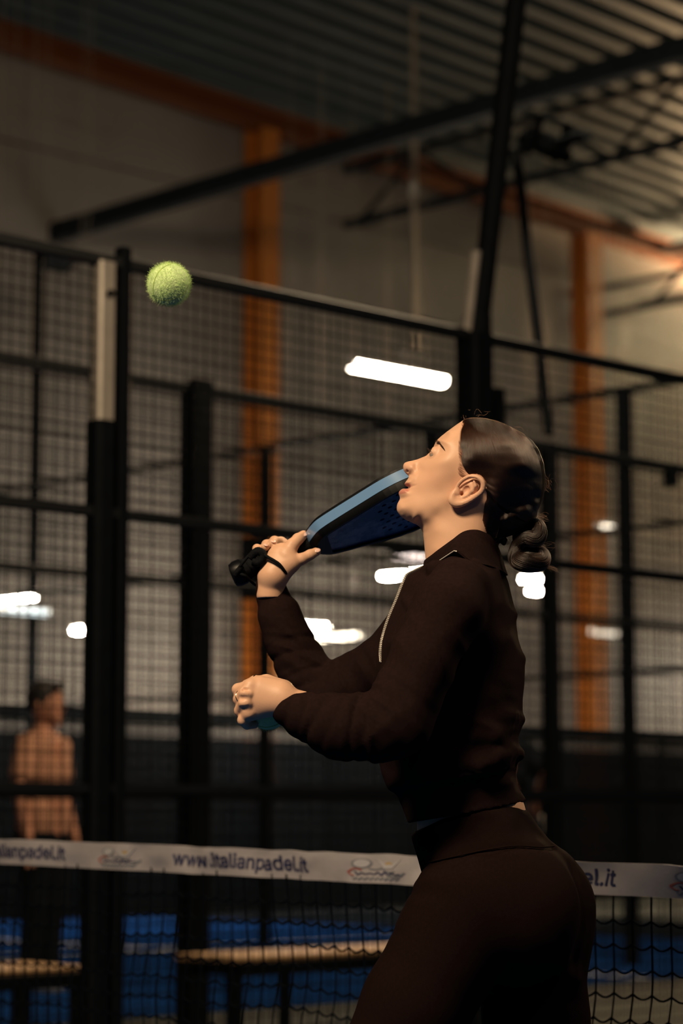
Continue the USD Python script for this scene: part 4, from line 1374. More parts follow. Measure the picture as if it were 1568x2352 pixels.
gv.relief(hair_rel, k=0)
dp = dist_poly(HAIR, Y0, gv.ax[0], gv.ax[2])
gv.F = np.maximum(gv.F + .0009, dp[:, None, :] + .0008)
hair = obj('hair', gv.mesh(2), 'hair', player, smooth=True, label='dark brown hair combed back from a parting into a low bun')

flow = [
    np.array([(1062, 968), (1058, 1000), (1057, 1040), (1068, 1078), (1098, 1106), (1140, 1150), (1190, 1186), (1222, 1200)], float),
    np.array([(1075, 963), (1082, 1000), (1092, 1045), (1110, 1085), (1138, 1122), (1170, 1158), (1202, 1186), (1223, 1200)], float),
    np.array([(1105, 961), (1122, 1000), (1140, 1045), (1158, 1085), (1178, 1120), (1198, 1155), (1214, 1182), (1224, 1200)], float),
    np.array([(1150, 972), (1175, 1005), (1192, 1042), (1205, 1080), (1214, 1118), (1220, 1150), (1224, 1178), (1225, 1200)], float),
    np.array([(1200, 998), (1222, 1025), (1236, 1058), (1243, 1092), (1243, 1122), (1238, 1152), (1232, 1178), (1227, 1199)], float),
]
under = [
    np.array([(1112, 1112), (1120, 1130), (1132, 1150), (1150, 1170), (1172, 1186), (1192, 1195), (1210, 1200), (1223, 1203)], float),
    np.array([(1114, 1150), (1122, 1165), (1134, 1180), (1150, 1192), (1170, 1200), (1190, 1204), (1208, 1206), (1222, 1207)], float),
    np.array([(1108, 1195), (1120, 1206), (1134, 1214), (1150, 1218), (1168, 1220), (1188, 1218), (1206, 1213), (1221, 1209)], float),
    np.array([(1130, 1262), (1136, 1250), (1144, 1242), (1155, 1236), (1170, 1230), (1188, 1224), (1206, 1216), (1221, 1210)], float),
]


hr = np.random.default_rng(3)
strands = []
for sets, count in ((flow, 3200), (under, 1100)):
    for sgn, cnt in ((-1, count), (1, count // 3)):
        for _ in range(cnt):
            q = hr.uniform(0, len(sets) - 1.0001)
            i = int(q)
            P = sets[i] * (1 - q + i) + sets[i + 1] * (q - i)
            s0 = hr.uniform(0, .35) if hr.random() < .55 else 0
            L = spline(P, 16)[int(s0 * 10):int(16 - 5 * hr.random() * (hr.random() < .4))]
            L = L + np.cumsum(hr.normal(size=L.shape) * .22, 0)
            pts = []
            lift = hr.uniform(.0001, .0010)
            for k_, (x, y) in enumerate(L):
                p = pix(x, y, Y0)
                ww = float(hair_rel.w(p[0], p[2]))
                pp_ = pix(x, y, Y0 + sgn * ww)
                pts.append([pp_[0], Y0 + sgn * (float(hair_rel.w(pp_[0], pp_[2])) + lift), pp_[2]])
            if len(pts) > 3:
                strands.append(np.array(pts))
curves('strands', strands, .00040, 'hair_strand', hair, kind='stuff')

# the bun: two coiled lumps of twisted hair held by a tie
rope = np.array([D(1222, 1196, 0), D(1238, 1212, -.012), D(1232, 1236, -.018), D(1204, 1238, -.012), D(1186, 1256, -.006), D(1184, 1284, -.010), D(1206, 1291, -.020), D(1240, 1290, -.014), D(1243, 1274, .006), D(1212, 1262, .020), D(1196, 1234, .020), D(1220, 1216, .016), D(1228, 1240, .004)])
rr_ = np.array([.0085, .0115, .0145, .0125, .0105, .0125, .0165, .0150, .0130, .0150, .0140, .0130, .0120])
rs = spline(np.column_stack([rope, rr_]), 60)
uv_ = Vol(rope.min(0) - .03, rope.max(0) + .03, .0019)
tw_ = 0
for i in range(len(rs) - 1):
    uv_.cap(rs[i, :3], rs[i + 1, :3], rs[i, 3], rs[i + 1, 3], k=.0012)
bun = obj('hair_bun', uv_.mesh(2), 'hair', player, smooth=True, label='low twisted hair bun at the nape')
bs = []
T = np.gradient(rs[:, :3], axis=0)
T /= np.linalg.norm(T, axis=1, keepdims=True)
Nn = np.cross(T, [0, 1.0, 0])
Nn /= np.linalg.norm(Nn, axis=1, keepdims=True)
Bn = np.cross(T, Nn)
for _ in range(1500):
    a0, i0 = hr.uniform(0, 2 * np.pi), hr.integers(0, 44)
    i1 = min(59, i0 + hr.integers(10, 18))
    ii_ = np.arange(i0, i1)
    g = a0 + (ii_ - i0) * .10
    r_ = rs[ii_, 3] * hr.uniform(.96, 1.05)
    bs.append(rs[ii_, :3] + r_[:, None] * (np.cos(g)[:, None] * Nn[ii_] + np.sin(g)[:, None] * Bn[ii_]))
curves('strands', bs, .00040, 'hair_strand', bun, kind='stuff')
g = np.linspace(0, 2 * np.pi, 24, endpoint=False)
obj('hair_tie', tube(np.array([D(1229 + 9 * math.cos(x) * .8, 1196 + 10 * math.cos(x) * .2 + 0, .016 * math.sin(x)) for x in g]), .0042, 8, closed=True), 'dark_cloth', bun, smooth=True)
fl = []
for (x0, y0, dx, dy, cnt, spread) in ((1234, 1184, 26, 8, 20, 10), (1240, 1252, 30, 2, 14, 7), (1150, 1296, 22, 16, 20, 12), (1255, 1300, 26, 14, 12, 8), (1066, 962, -3, -7, 5, 6), (1100, 959, 16, -3, 12, 22), (1180, 983, 18, 5, 14, 26), (1251, 1100, 6, 24, 14, 26)):
    for _ in range(cnt):
        a = np.array([x0 + hr.normal() * spread * .5, y0 + hr.normal() * spread * .3])
        v_ = np.array([dx, dy]) * hr.uniform(.4, 1.1) + hr.normal(size=2) * 3
        b_ = np.array([-v_[1], v_[0]]) * hr.normal() * .22
        y_ = hr.normal() * .012
        q_ = np.linspace(0, 1, 7)[:, None]
        L = a + v_ * q_ + b_ * 4 * q_ * (1 - q_)
        fl.append(np.array([D(p[0], p[1], y_) for p in L]))
for _ in range(3):                                                       # long loose strands down the neck behind the ear
    L = spline(np.array([(1116 + hr.normal() * 2, 1146), (1130, 1175), (1138 + hr.normal() * 2, 1205), (1137 + hr.normal() * 3, 1240)], float), 10)
    fl.append(np.array([hp_ for hp_ in [np.array([pix(x, y, Y0)[0], Y0 - max(float(hair_rel.w(*pix(x, y, Y0)[[0, 2]])), .03) - .004, pix(x, y, Y0)[2]]) for x, y in L]]))
curves('loose_strands', fl, .00014, 'hair_strand', hair, kind='stuff')
# short fine hairs along the hairline
bh = []
edge_ = spline(np.array([(1062, 968), (1058, 992), (1055, 1012), (1053.5, 1030), (1056, 1045), (1058, 1062), (1054, 1078), (1060, 1092), (1085, 1091), (1104, 1097), (1112, 1112)], float), 400)
for k_ in range(400):
    for _ in range(2 if edge_[k_][1] < 1050 else 1):
        x, y = edge_[k_]
        back = np.array([1.0, .45 if y < 1060 else .15])
        st = np.array([x, y]) - back * hr.uniform(-1.5, 2.5 if y < 1040 else 4.0) + hr.normal(size=2) * .7
        en = st + back * hr.uniform(8, 16) + np.array([0, hr.uniform(0, 7)])
        q_ = np.linspace(0, 1, 5)[:, None]
        L = st * (1 - q_) + en * q_ + np.array([0, 2.2]) * q_ * (1 - q_)
        pts = []
        for x_, y_ in L:
            p = pix(x_, y_, Y0)
            ww = max(float(head.w(p[0], p[2])), float(hair_rel.w(p[0], p[2])) if hp.contains(sg.Point(x_, y_)) else 0)
            p = pix(x_, y_, Y0 - ww)
            ww = max(float(head.w(p[0], p[2])), float(hair_rel.w(p[0], p[2])) if hp.contains(sg.Point(x_, y_)) else 0)
            pts.append([p[0], Y0 - ww - .0004, p[2]])
        bh.append(np.array(pts))
curves('hairline_hairs', bh, .00013, 'hair_strand', hair, kind='stuff')

# ------------------------------------------------------------------ jacket
TOR = [(985, 1292), (1010, 1276), (1040, 1262), (1075, 1250), (1110, 1250), (1136, 1262), (1152, 1300), (1160, 1318), (1168, 1340), (1175, 1371), (1181, 1394), (1188.5, 1411), (1185, 1432), (1190, 1469), (1198, 1494), (1207.5, 1512), (1204.5, 1534), (1204, 1567), (1200, 1607), (1200, 1638), (1207.5, 1653), (1199, 1669), (1191, 1690), (1191.5, 1711), (1204.5, 1727), (1202, 1742),
       (1187, 1753), (1185, 1782), (1189, 1806), (1202, 1826), (1209, 1838), (1215, 1890), (1210, 1930), (1000, 1960), (930, 1940), (936, 1890), (924, 1858), (911, 1828), (890, 1812), (876, 1776), (869, 1745), (865, 1700), (862, 1650), (864, 1600), (868, 1555), (874, 1525), (873.5, 1506), (875, 1475), (891, 1423), (910, 1377), (925, 1338), (934, 1322), (972, 1302)]
TIN = [(1050, 1300, .080), (1090, 1300, .085), (1040, 1335, .135), (1090, 1335, .140), (1130, 1335, .095), (1000, 1340, .090), (960, 1340, .058), (1030, 1400, .155), (1090, 1400, .160), (1140, 1400, .125), (960, 1400, .105), (920, 1420, .060), (1030, 1480, .160), (1100, 1480, .162), (1160, 1480, .115), (950, 1480, .125), (900, 1480, .070), (1030, 1570, .155), (1100, 1570, .155), (1165, 1580, .105), (940, 1570, .130), (895, 1570, .085),
       (1030, 1660, .150), (1110, 1660, .145), (1165, 1660, .105), (930, 1660, .130), (890, 1660, .090), (1030, 1740, .150), (1110, 1740, .142), (1160, 1740, .108), (940, 1740, .130), (895, 1740, .085), (1040, 1800, .140), (1120, 1800, .128), (1165, 1800, .090), (960, 1810, .115), (1060, 1850, .130), (1150, 1840, .105), (980, 1860, .105), (1070, 1910, .135), (1160, 1900, .11), (980, 1920, .10)]
TEDGE = [(985, 1292, .04), (1075, 1250, .05), (1160, 1318, .06), (1181, 1394, .075), (1207, 1512, .075), (1200, 1640, .08), (1191, 1711, .085), (1187, 1753, .085), (1209, 1838, .085), (936, 1890, .09), (890, 1812, .085), (865, 1680, .085), (874, 1515, .07), (891, 1423, .05), (925, 1338, .03), (972, 1302, .03)]
torso = Relief(TOR, TIN, Y0, SC, res=.0020, edge=TEDGE, dens=9.0)
gx, gz = np.meshgrid(torso.xs, torso.zs, indexing='ij')
band = sg.Polygon([(pix(a, b, Y0)[0], pix(a, b, Y0)[2]) for a, b in [(860, 1822), (900, 1818), (960, 1806), (1040, 1792), (1120, 1778), (1230, 1762), (1230, 1960), (860, 1960)]])
bd = shapely.distance(shapely.points(gx.ravel(), gz.ravel()), band).reshape(gx.shape)
inb = shapely.contains_xy(band, gx, gz)
ws = np.sqrt(np.maximum(torso.w2, 0))
ws = np.where(torso.inside, np.maximum(ws + np.where(inb, -.0075, .0065 * np.exp(-((bd - .018) / .014) ** 2)), .0005), 0)
torso.set(np.where(torso.inside, ws ** 2, torso.w2))

jv = Vol(pix(570, 1915, Y0) - [0, .30, 0], pix(1225, 1235, Y0) + [0, .30, 0], .0031)
jv.relief(torso, k=0)
hem = dist_poly([(800, 1200), (1300, 1200), (1300, 1826), (1209, 1840), (1144, 1853), (1057, 1869), (1001, 1879), (944, 1889), (930, 1893), (800, 1893)], Y0, jv.ax[0], jv.ax[2])
jv.F = np.maximum(jv.F, hem[:, None, :])


def wrinkle(a, n_, seed, lo=.0, hi=1.0):
    """Rings of creases along a sleeve."""
    def f(t, X, Y, Z):
        ph = t * n_ + (X * 9 + Z * 7 + Y * 5)
        w__ = np.clip((t - lo) / .1, 0, 1) * np.clip((hi - t) / .1, 0, 1)
        return a * w__ * (np.abs(np.sin(ph * np.pi)) ** .7 - .6)
    return f


# near (left) sleeve
JL = [Lp(1052, 1352, .055), Lp(1030, 1400, .025), Lp(975, 1510, .0), Lp(908, 1655, -.012)]
jv.chain(JL, [.050, .056, .0505, .0560], k=.016)
jv.cap(Lp(908, 1655, -.012), Lp(872, 1671, -.012), .0560, .0525, k=.010)
jv.cap(Lp(872, 1671, -.012), Lp(782, 1671, -.006), .0525, .0500, k=.008, mod=wrinkle(.0050, 3.2, 1))
jv.cap(Lp(782, 1671, -.006), Lp(702, 1645, .0), .0500, .0385, k=.008, mod=wrinkle(.0045, 2.2, 2))
jv.cap(Lp(690, 1640, .0), Lp(664, 1629, .0), .0300, .0285, k=.003)
# far (right) sleeve
JR = [D(1010, 1375, .120), D(880, 1536, .155), D(742, 1606, .183)]
jv.chain(JR, [.054, .051, .0505], k=.014)
jv.cap(D(742, 1610, .185), D(695, 1535, .193), .0495, .0445, k=.008, mod=wrinkle(.0050, 2.4, 3))
jv.cap(D(695, 1535, .193), D(660, 1465, .197), .0445, .0400, k=.008, mod=wrinkle(.0045, 2.0, 4))
jv.cap(D(660, 1465, .197), D(641, 1412, .198), .0400, .0385, k=.006)
jv.cap(D(635, 1394, .198), D(620, 1353, .198), .0315, .0285, k=.003)
# creases: (centre, radius, direction across the crease, spacing, depth)
side_y = lambda x, y: torso.side(x, y)[1]
V3 = lambda ux, uz, uy=0: np.array([ux, uy, uz])
for (x, y, dy, rad, nx_, nz_, wave, amp, sd) in (
        (830, 1640, -.25, .075, 1, .15, .019, .0065, 11), (780, 1620, -.25, .06, 1, .3, .017, .006, 12), (880, 1600, -.24, .05, .6, .8, .018, .006, 13), (900, 1700, -.25, .06, .8, -.6, .028, .005, 14), (700, 1610, -.24, .035, 1, .2, .016, .005, 15),
        (1000, 1480, -.25, .08, .8, .6, .040, .006, 16), (930, 1500, -.15, .07, .8, .55, .030, .007, 17), (985, 1420, -.17, .07, .7, -.7, .036, .005, 18),
        (1120, 1680, -.13, .070, .25, 1, .030, .0065, 21), (1140, 1740, -.12, .05, .1, 1, .022, .0050, 22), (1060, 1720, -.15, .08, .55, .8, .040, .0065, 23), (1180, 1560, -.09, .06, .1, 1, .045, .004, 24), (1020, 1640, -.15, .08, .7, .7, .05, .006, 25), (1180, 1640, -.09, .04, .1, 1, .024, .0045, 26),
        (680, 1500, .15, .05, .5, .8, .020, .0065, 31), (650, 1430, .16, .04, .2, 1, .017, .006, 32), (800, 1560, .13, .07, .9, .4, .019, .007, 33), (750, 1590, .15, .05, .9, .5, .020, .006, 34), (840, 1530, .13, .05, .8, .6, .024, .005, 35)):
    folds(jv, D(x, y, dy), rad, V3(nx_, nz_), wave, amp * 1.35, sd)
# the longer drapes of the loose back
for pts_, r_ in (([(1016, 1640), (1050, 1672), (1085, 1690), (1130, 1688), (1165, 1676)], .010), ([(1003, 1700), (1040, 1738), (1100, 1757), (1160, 1757)], .011), ([(1085, 1735), (1140, 1733), (1180, 1724)], .006), ([(1140, 1645), (1170, 1645), (1186, 1650)], .005), ([(930, 1375), (950, 1400), (940, 1440), (905, 1490)], .006)):
    ch = [torso.side(x, y, -.006) for x, y in pts_]
    jv.chain(ch, [r_ * .6] + [r_] * (len(ch) - 2) + [r_ * .6], k=.012)
# the neckline under the collar
for sgn in (-1, 1):
    jv.chain([D(980, 1306, sgn * .022), D(1000, 1306, sgn * .060), D(1040, 1304, sgn * .092), D(1083, 1304, sgn * .098), D(1126, 1312, sgn * .070)], [.008, .012, .016, .016, .013], k=.012)
jm = jv.mesh(2)
jacket = obj('jacket', jm, 'jacket', player, smooth=True, label='dark brown zip-up knit jacket')

# collar
CT = [(976, 1288, -.006), (1002, 1269, -.036), (1036, 1244, -.054), (1065, 1223, -.062), (1095, 1219, -.060), (1122, 1230, -.040), (1134, 1240, .0)]
CB = [(974, 1303, -.010), (1008, 1287, -.070), (1043, 1264, -.104), (1083, 1291, -.116), (1124, 1301, -.098), (1152, 1313, -.052), (1164, 1322, .0)]
m_ = 40
top_, bot_ = spline(np.array([D(*c) for c in CT]), m_), spline(np.array([D(*c) for c in CB]), m_)
bot_[:14] = np.array([np.interp(np.linspace(0, 2, 14), [0, 1, 2], [D(*CB[q_])[k_] for q_ in (0, 1, 2)]) for k_ in range(3)]).T     # the flap keeps its corner
for sgn in (-1, 1):
    rows = []
    for t in np.linspace(0, 1, 10):
        r_ = top_ * (1 - t) + bot_ * t
        out_ = np.stack([np.zeros(m_), -np.sin(np.linspace(.15, 1, m_) * np.pi), np.ones(m_) * .5], 1)
        r_ = r_ + out_ * .010 * math.sin(math.pi * min(1, t * 1.15)) * np.clip(np.linspace(0, 6, m_), 0, 1)[:, None]
        rows.append(r_)
    G = np.array(rows)
    if sgn > 0:
        G = G.copy()
        G[..., 1] = 2 * Y0 - G[..., 1]
    du, dv = np.gradient(G, axis=1), np.gradient(G, axis=0)
    nr = np.cross(du, dv)
    nr /= np.linalg.norm(nr, axis=2, keepdims=True) + 1e-9
    F1, F2 = G + nr * .0018, G - nr * .0018
    V = np.concatenate([F1.reshape(-1, 3), F2.reshape(-1, 3)])
    R_, C_ = G.shape[:2]
    i, j = np.meshgrid(np.arange(R_ - 1), np.arange(C_ - 1), indexing='ij')
    q = np.stack([i * C_ + j, i * C_ + j + 1, (i + 1) * C_ + j + 1, (i + 1) * C_ + j], -1).reshape(-1, 4)
    o_ = R_ * C_
    edge_ = list(range(C_)) + [r * C_ + C_ - 1 for r in range(1, R_)] + [(R_ - 1) * C_ + c_ for c_ in range(C_ - 2, -1, -1)] + [r * C_ for r in range(R_ - 2, 0, -1)]
    qe = np.array([(edge_[k_], edge_[(k_ + 1) % len(edge_)], edge_[(k_ + 1) % len(edge_)] + o_, edge_[k_] + o_) for k_ in range(len(edge_))])
    Q = np.vstack([q, q[:, ::-1] + o_, qe])
    cm = trimesh.Trimesh(V, np.vstack([Q[:, [0, 1, 2]], Q[:, [0, 2, 3]]]), process=False)
    cm.fix_normals()
    obj('collar_flap', cm, 'jacket', jacket, smooth=40, label='folded collar flap' if sgn < 0 else None)

# zip: cloth tape and metal teeth down both front edges and along the collar
ZP = [(973, 1303), (955, 1312), (938, 1321), (931, 1336), (915, 1377), (896, 1423), (887, 1450), (880.5, 1477), (878.5, 1498), (880, 1520)]
for sgn in (-1, 1):
    zz = spline(np.array([D(x + (0 if sgn < 0 else -2.0), y, sgn * (.007 + .006 * max(0, 1 - abs(y - 1495) / 45))) for x, y in ZP]), 90)
    zz[:, 0] -= .0030
    obj('zip_tape', tube(zz + [.003, 0, 0], .0034, 8), 'zip_tape', jacket, smooth=True)
    L_ = np.r_[0, np.cumsum(np.linalg.norm(np.diff(zz, axis=0), axis=1))]
    at = np.arange(0, L_[-1], .0031)
    P_ = np.stack([np.interp(at, L_, zz[:, k_]) for k_ in range(3)], 1)
    T_ = np.gradient(P_, axis=0)
    tb = []
    for p, t_ in zip(P_, T_):
        b = trimesh.creation.box([.0044, .0050, .0021])
        t_ = t_ / np.linalg.norm(t_)
        yy = np.array([0, 1.0, 0])
        xx = np.cross(yy, t_)
        xx /= np.linalg.norm(xx)
        b.apply_transform(np.vstack([np.column_stack([xx, np.cross(t_, xx), t_, p]), [0, 0, 0, 1]]))
        tb.append(b)
    obj('zip_teeth', cat(tb), 'zip_metal', jacket, kind='stuff', label='row of small silver zip teeth')
    ce = bot_[:15].copy()
    if sgn > 0:
        ce[:, 1] = 2 * Y0 - ce[:, 1]
    obj('collar_zip', tube(ce + [0, 0, -.0008], .0013, 8), 'zip_metal', jacket, smooth=True)

# ------------------------------------------------------------------ leggings
PEL = [(1195, 1800), (1206, 1845), (1213, 1862), (1236, 1897), (1261, 1928), (1278, 1942), (1296, 1960), (1309, 1990), (1320, 2033), (1327, 2084), (1327, 2124), (1322, 2160), (1308, 2207), (1315, 2245), (1270, 2275), (1200, 2290), (1120, 2260), (1040, 2230), (960, 2230), (915, 2180), (918, 2130), (934, 2100), (950, 2078), (961, 2050), (971, 2020), (966, 2000), (958, 1972), (944, 1926), (941, 1895), (950, 1840), (1080, 1780)]
PIN = [(1090, 1840, .124), (1090, 1880, .128), (1000, 1880, .098), (965, 1890, .066), (1170, 1880, .104), (1100, 1960, .148), (1200, 1965, .130), (1000, 1970, .108), (1100, 2060, .168), (1220, 2060, .150), (1290, 2080, .085), (1010, 2060, .120), (1140, 2150, .165), (1260, 2160, .125), (1030, 2150, .125), (1140, 2220, .105), (1010, 2200, .09), (1250, 2230, .06), (1300, 2200, .05)]
PEDGE = [(1206, 1845, .07), (1261, 1928, .075), (1309, 1990, .08), (1327, 2110, .07), (1308, 2207, .06), (1200, 2290, .04), (950, 2078, .07), (971, 2010, .07), (941, 1895, .065), (1080, 1780, .05)]
pelvis = Relief(PEL, PIN, Y0, SC, res=.0020, edge=PEDGE, dens=9.0)
pv = Vol(np.array([-.14, Y0 - .26, .12]), pix(1375, 1790, Y0) + [0, .24, 0], .0042)
pv.relief(pelvis, k=0)
pv.ell(D(1192, 2092, -.078), [.099, .092, .108], k=.028)
pv.ell(D(1222, 2094, .060), [.0965, .092, .108], k=.030)
pv.cap(D(1296, 2010, -.008), D(1268, 2200, -.006), .006, .012, k=.022, sub=True)
# thighs and shins: the near leg strides forward, the far leg stands behind
pv.cap(D(1085, 2085, -.088), D(955, 2310, -.098), .098, .0855, k=.022)
pv.chain([D(955, 2310, -.098), KN_L, D(800, 2790, -.112), D(838, 3040, -.11)], [.0855, .060, .056, .036], k=.02)
pv.chain([D(1212, 2100, .072), D(1232, 2360, .080), KN_R, D(1268, 2800, .088), D(1322, 3035, .09)], [.102, .0785, .060, .056, .036], k=.05)
cut = dist_poly([(500, 3400), (500, 1921), (936, 1920), (955, 1909), (1010, 1882), (1080, 1866), (1144, 1853), (1180, 1855), (1215, 1860), (1500, 1860), (1500, 3400)], Y0, pv.ax[0], pv.ax[2])
low = pv.ax[2][None, :] * np.ones((len(pv.ax[0]), 1))
px0 = np.where(low < EYE[2] - .4, -1.0, cut)          # only the waist is cut
pv.F = np.maximum(pv.F, px0[:, None, :].astype(np.float32))
for (x, y, dy, rad, nx_, nz_, wave, amp, sd) in ((985, 2030, -.12, .07, .15, 1, .026, .0075, 41), (950, 2080, -.10, .06, .25, 1, .022, .0065, 42), (1010, 2010, -.13, .06, -.1, 1, .030, .006, 45), (1290, 2240, .02, .06, .3, 1, .03, .003, 43), (1240, 2230, -.1, .08, .4, 1, .035, .003, 44)):
    folds(pv, D(x, y, dy), rad, V3(nx_, nz_), wave, amp, sd, along=4.0)
# seams: under the waistband and down the back
SEAM = [(1274, 1945), (1262, 1948), (1235, 1949), (1180, 1946), (1110, 1956), (1040, 1971), (985, 1983), (968, 1985)]


def skin_at(vol, px, py, out=0.0):
    """Where the sight line through a picture point first meets the volume."""
    ys = np.linspace(vol.ax[1][2], Y0 + .15, 240)
    P = np.array([pix(px, py, y) for y in ys])
    ijk = np.clip(np.round((P - vol.lo) / vol.h).astype(int), 0, np.array(vol.F.shape) - 1)
    ins = vol.F[ijk[:, 0], ijk[:, 1], ijk[:, 2]] < 0
    k_ = int(np.argmax(ins)) if ins.any() else len(ys) // 2
    return P[k_] - np.array([0, out, 0])


sl = spline(np.array(SEAM, float), 44)[1:-1]
s3 = np.array([skin_at(pv, x, y) for x, y in sl])
s3[1:-1] = (s3[:-2] + s3[1:-1] + s3[2:]) / 3
for p, q in zip(s3[:-1], s3[1:]):
    pv.cap(p, q, .0030, .0030, k=.004, sub=True)
pv.F = ndimage.gaussian_filter(np.clip(pv.F, -.03, .03), .9)
pm = pv.mesh(3)
legs = obj('leggings', pm, 'leggings', player, smooth=True, label='high-waisted dark brown leggings')
obj('waist_seam', tube(s3 + [0, -.0006, .0022], .0013, 6), 'leggings', legs, smooth=True)

# shoes on the court
for A_, lab in ((AN_L, None), (AN_R, None)):
    f = Vol(np.array([A_[0] - .24, A_[1] - .07, .014]), np.array([A_[0] + .09, A_[1] + .07, .17]), .004)
    o = np.array([A_[0], A_[1], 0])
    f.cap(o + [.012, 0, .055], o + [.0, 0, .125], .040, .037, k=.02)
    f.cap(o + [.030, 0, .058], o + [-.08, 0, .058], .038, .040, k=.02)
    f.cap(o + [-.08, 0, .055], o + [-.175, -.006, .046], .043, .034, k=.02)
    f.F = np.maximum(f.F, (.034 - f.ax[2])[None, None, :])
    sh = obj('shoe', f.mesh(2), 'shoe_white', player, smooth=True)
    out = sg.LineString([(.030, 0), (-.08, 0), (-.180, -.006)]).buffer(.044)
    so = trimesh.creation.extrude_polygon(out, .022)
    so.apply_translation(o + [0, 0, .0155])
    obj('sole', so, 'sole_rubber', sh)

# ------------------------------------------------------------------ racket
racket = thing('padel_racket', 'blue and black padel racket with perforated face, held behind her chin', 'racket')
O = Rp(546, 1317, 0)
e1 = Rp(884, 1171, -.004) - O
e1 /= np.linalg.norm(e1)
down_right = np.array([math.sin(math.atan2(-e1[2], e1[0]) * -1) * 1.0, 0, 0])
pr = np.cross(e1, np.array([0, 1.0, 0]))            # perpendicular to the handle in the picture's plane
pr /= np.linalg.norm(pr)
pr = pr if pr[2] < 0 else -pr                       # down and to the right
BETA = math.radians(14)
e3 = math.cos(BETA) * pr + math.sin(BETA) * np.array([0, -1.0, 0])
e3 -= (e3 @ e1) * e1
e3 /= np.linalg.norm(e3)
e2 = np.cross(e3, e1)
if e2[1] > 0:
    e2 = -e2                                        # e2 points to the near rim
RT = np.vstack([np.column_stack([e1, e2, e3, O]), [0, 0, 0, 1]])


def in_racket(m):
    m = m.copy()
    m.apply_transform(RT)
    m.fix_normals()
    return m


LN, TH_ = .455, .038
ctl = np.array([(.138, .019), (.150, .040), (.164, .056), (.190, .070), (.220, .083), (.255, .098), (.290, .112), (.325, .118), (.365, .113), (.405, .092), (.435, .060), (.449, .030), (LN, .0)])
half = spline(ctl, 70)
outl = sg.Polygon(np.vstack([half, (half * [1, -1])[::-1][1:]])).buffer(0).simplify(.0003)
inner = outl.buffer(-.013).intersection(sg.box(.170, -.2, .5, .2)).buffer(-.008).buffer(.008)
rim = outl.difference(inner.buffer(-.001))
lay = [(-TH_ / 2, -.0120, 'racket_black', .0), (-.0120, .0060, 'racket_rim', .0010), (.0060, TH_ / 2, 'racket_black', .0)]
def extr(g, h):
    return cat([trimesh.creation.extrude_polygon(q_.simplify(.0001), h, engine='earcut') for q_ in getattr(g, 'geoms', [g]) if q_.geom_type == 'Polygon' and q_.area > 1e-6])


for k_, (z0, z1, mt, grow) in enumerate(lay):
    parts = []
    steps = 16
    if mt == 'racket_rim':
        g_ = rim.buffer(grow)
        m = extr(g_, z1 - z0)
        m.apply_translation([0, 0, z0])
        parts = [m]
    else:
        for s_ in range(steps):                      # rounded edge, built up in thin layers
            a_, b_ = s_ / steps, (s_ + 1) / steps
            if z0 < 0:
                a_, b_ = 1 - b_, 1 - a_
                za, zb = z1 - (z1 - z0) * b_, z1 - (z1 - z0) * a_
            else:
                za, zb = z0 + (z1 - z0) * a_, z0 + (z1 - z0) * b_
            shrink = .0055 * (max(a_, b_) ** 2.2)
            g_ = outl.buffer(-shrink).difference(inner.buffer(-.001 + shrink * .3))
            m = extr(g_, zb - za)
            m.apply_translation([0, 0, za])
            parts.append(m)
    obj('frame', in_racket(cat(parts)), mt, racket, smooth=35 if mt == 'racket_rim' else False, label='light blue band round the racket frame' if mt == 'racket_rim' else 'black edge of the racket frame')
holes = []
for i in range(-4, 5):
    for j in range(8):
        p = sg.Point(.272 + j * .019 + (.0095 if i % 2 else 0), i * .021)
        if inner.buffer(-.016).contains(p):
            holes.append(p.buffer(.0044, 6))
face_p = inner.difference(shapely.union_all(holes))
fm = extr(face_p, .030)
fm.apply_translation([0, 0, -.015])
fl_ = obj('face', in_racket(fm), 'face_blue', racket, label='dark blue perforated hitting face')
hd_ = tube(np.array([(x, 0, 0) for x in np.linspace(0, .175, 24)]), [.0215, .0225, .0205] + [.0172] * 16 + [.0168, .0168, .0165, .0155, .014], 16)
v = np.array(hd_.vertices)
v[:, 1] *= .92
hd_.vertices = v
grip = obj('grip', in_racket(hd_), 'grip_rubber', racket, smooth=40)
obj('grip_wrap', in_racket(tube(np.array([(x, .0168 * math.cos(x * 270), .0178 * math.sin(x * 270)) for x in np.linspace(.02, .16, 150)]), .0016, 6)), 'grip_rubber', grip, smooth=True)
obj('butt_cap', in_racket(tube(np.array([(x, 0, 0) for x in (-.012, -.010, -.002, .010, .014)]), [.014, .0205, .0235, .0235, .021], 18)), 'racket_black', grip, smooth=40)
cord = [Rp(541, 1322, -.012), Rp(552, 1300, -.034), Rp(575, 1272, -.036), Rp(592, 1262, -.036), Rp(611, 1277, -.046), Rp(628, 1287, -.052), Rp(641, 1296, -.053), Rp(652, 1310, -.048), Rp(658, 1322, -.034), Rp(652, 1338, .0), Rp(622, 1350, .020), Rp(590, 1344, .010), Rp(577, 1336, -.012), Rp(562, 1322, -.030), Rp(548, 1318, -.026)]
obj('wrist_cord', tube(spline(np.array(cord), 90), .0028, 8), 'grip_rubber', racket, smooth=True)
obj('cord_knot', cat([tube(spline(np.array([Rp(575, 1282, -.034), Rp(590, 1266, -.040), Rp(604, 1274, -.040), Rp(596, 1292, -.038), Rp(580, 1290, -.036)]), 30), .0075, 8)]), 'grip_rubber', racket, smooth=True)
obj('cord_end', tube(spline(np.array([Rp(556, 1300, -.030), Rp(546, 1312, -.030), Rp(541, 1322, -.026)]), 12), .0050, 8), 'grip_rubber', racket, smooth=True)

make_ball('padel_ball', 'second felt ball, mostly hidden in her lower hand, only a green sliver showing', Lp(616, 1630, .050), .0322, 1500, 12)

# =================================================================== PEOPLE IN THE BACKGROUND


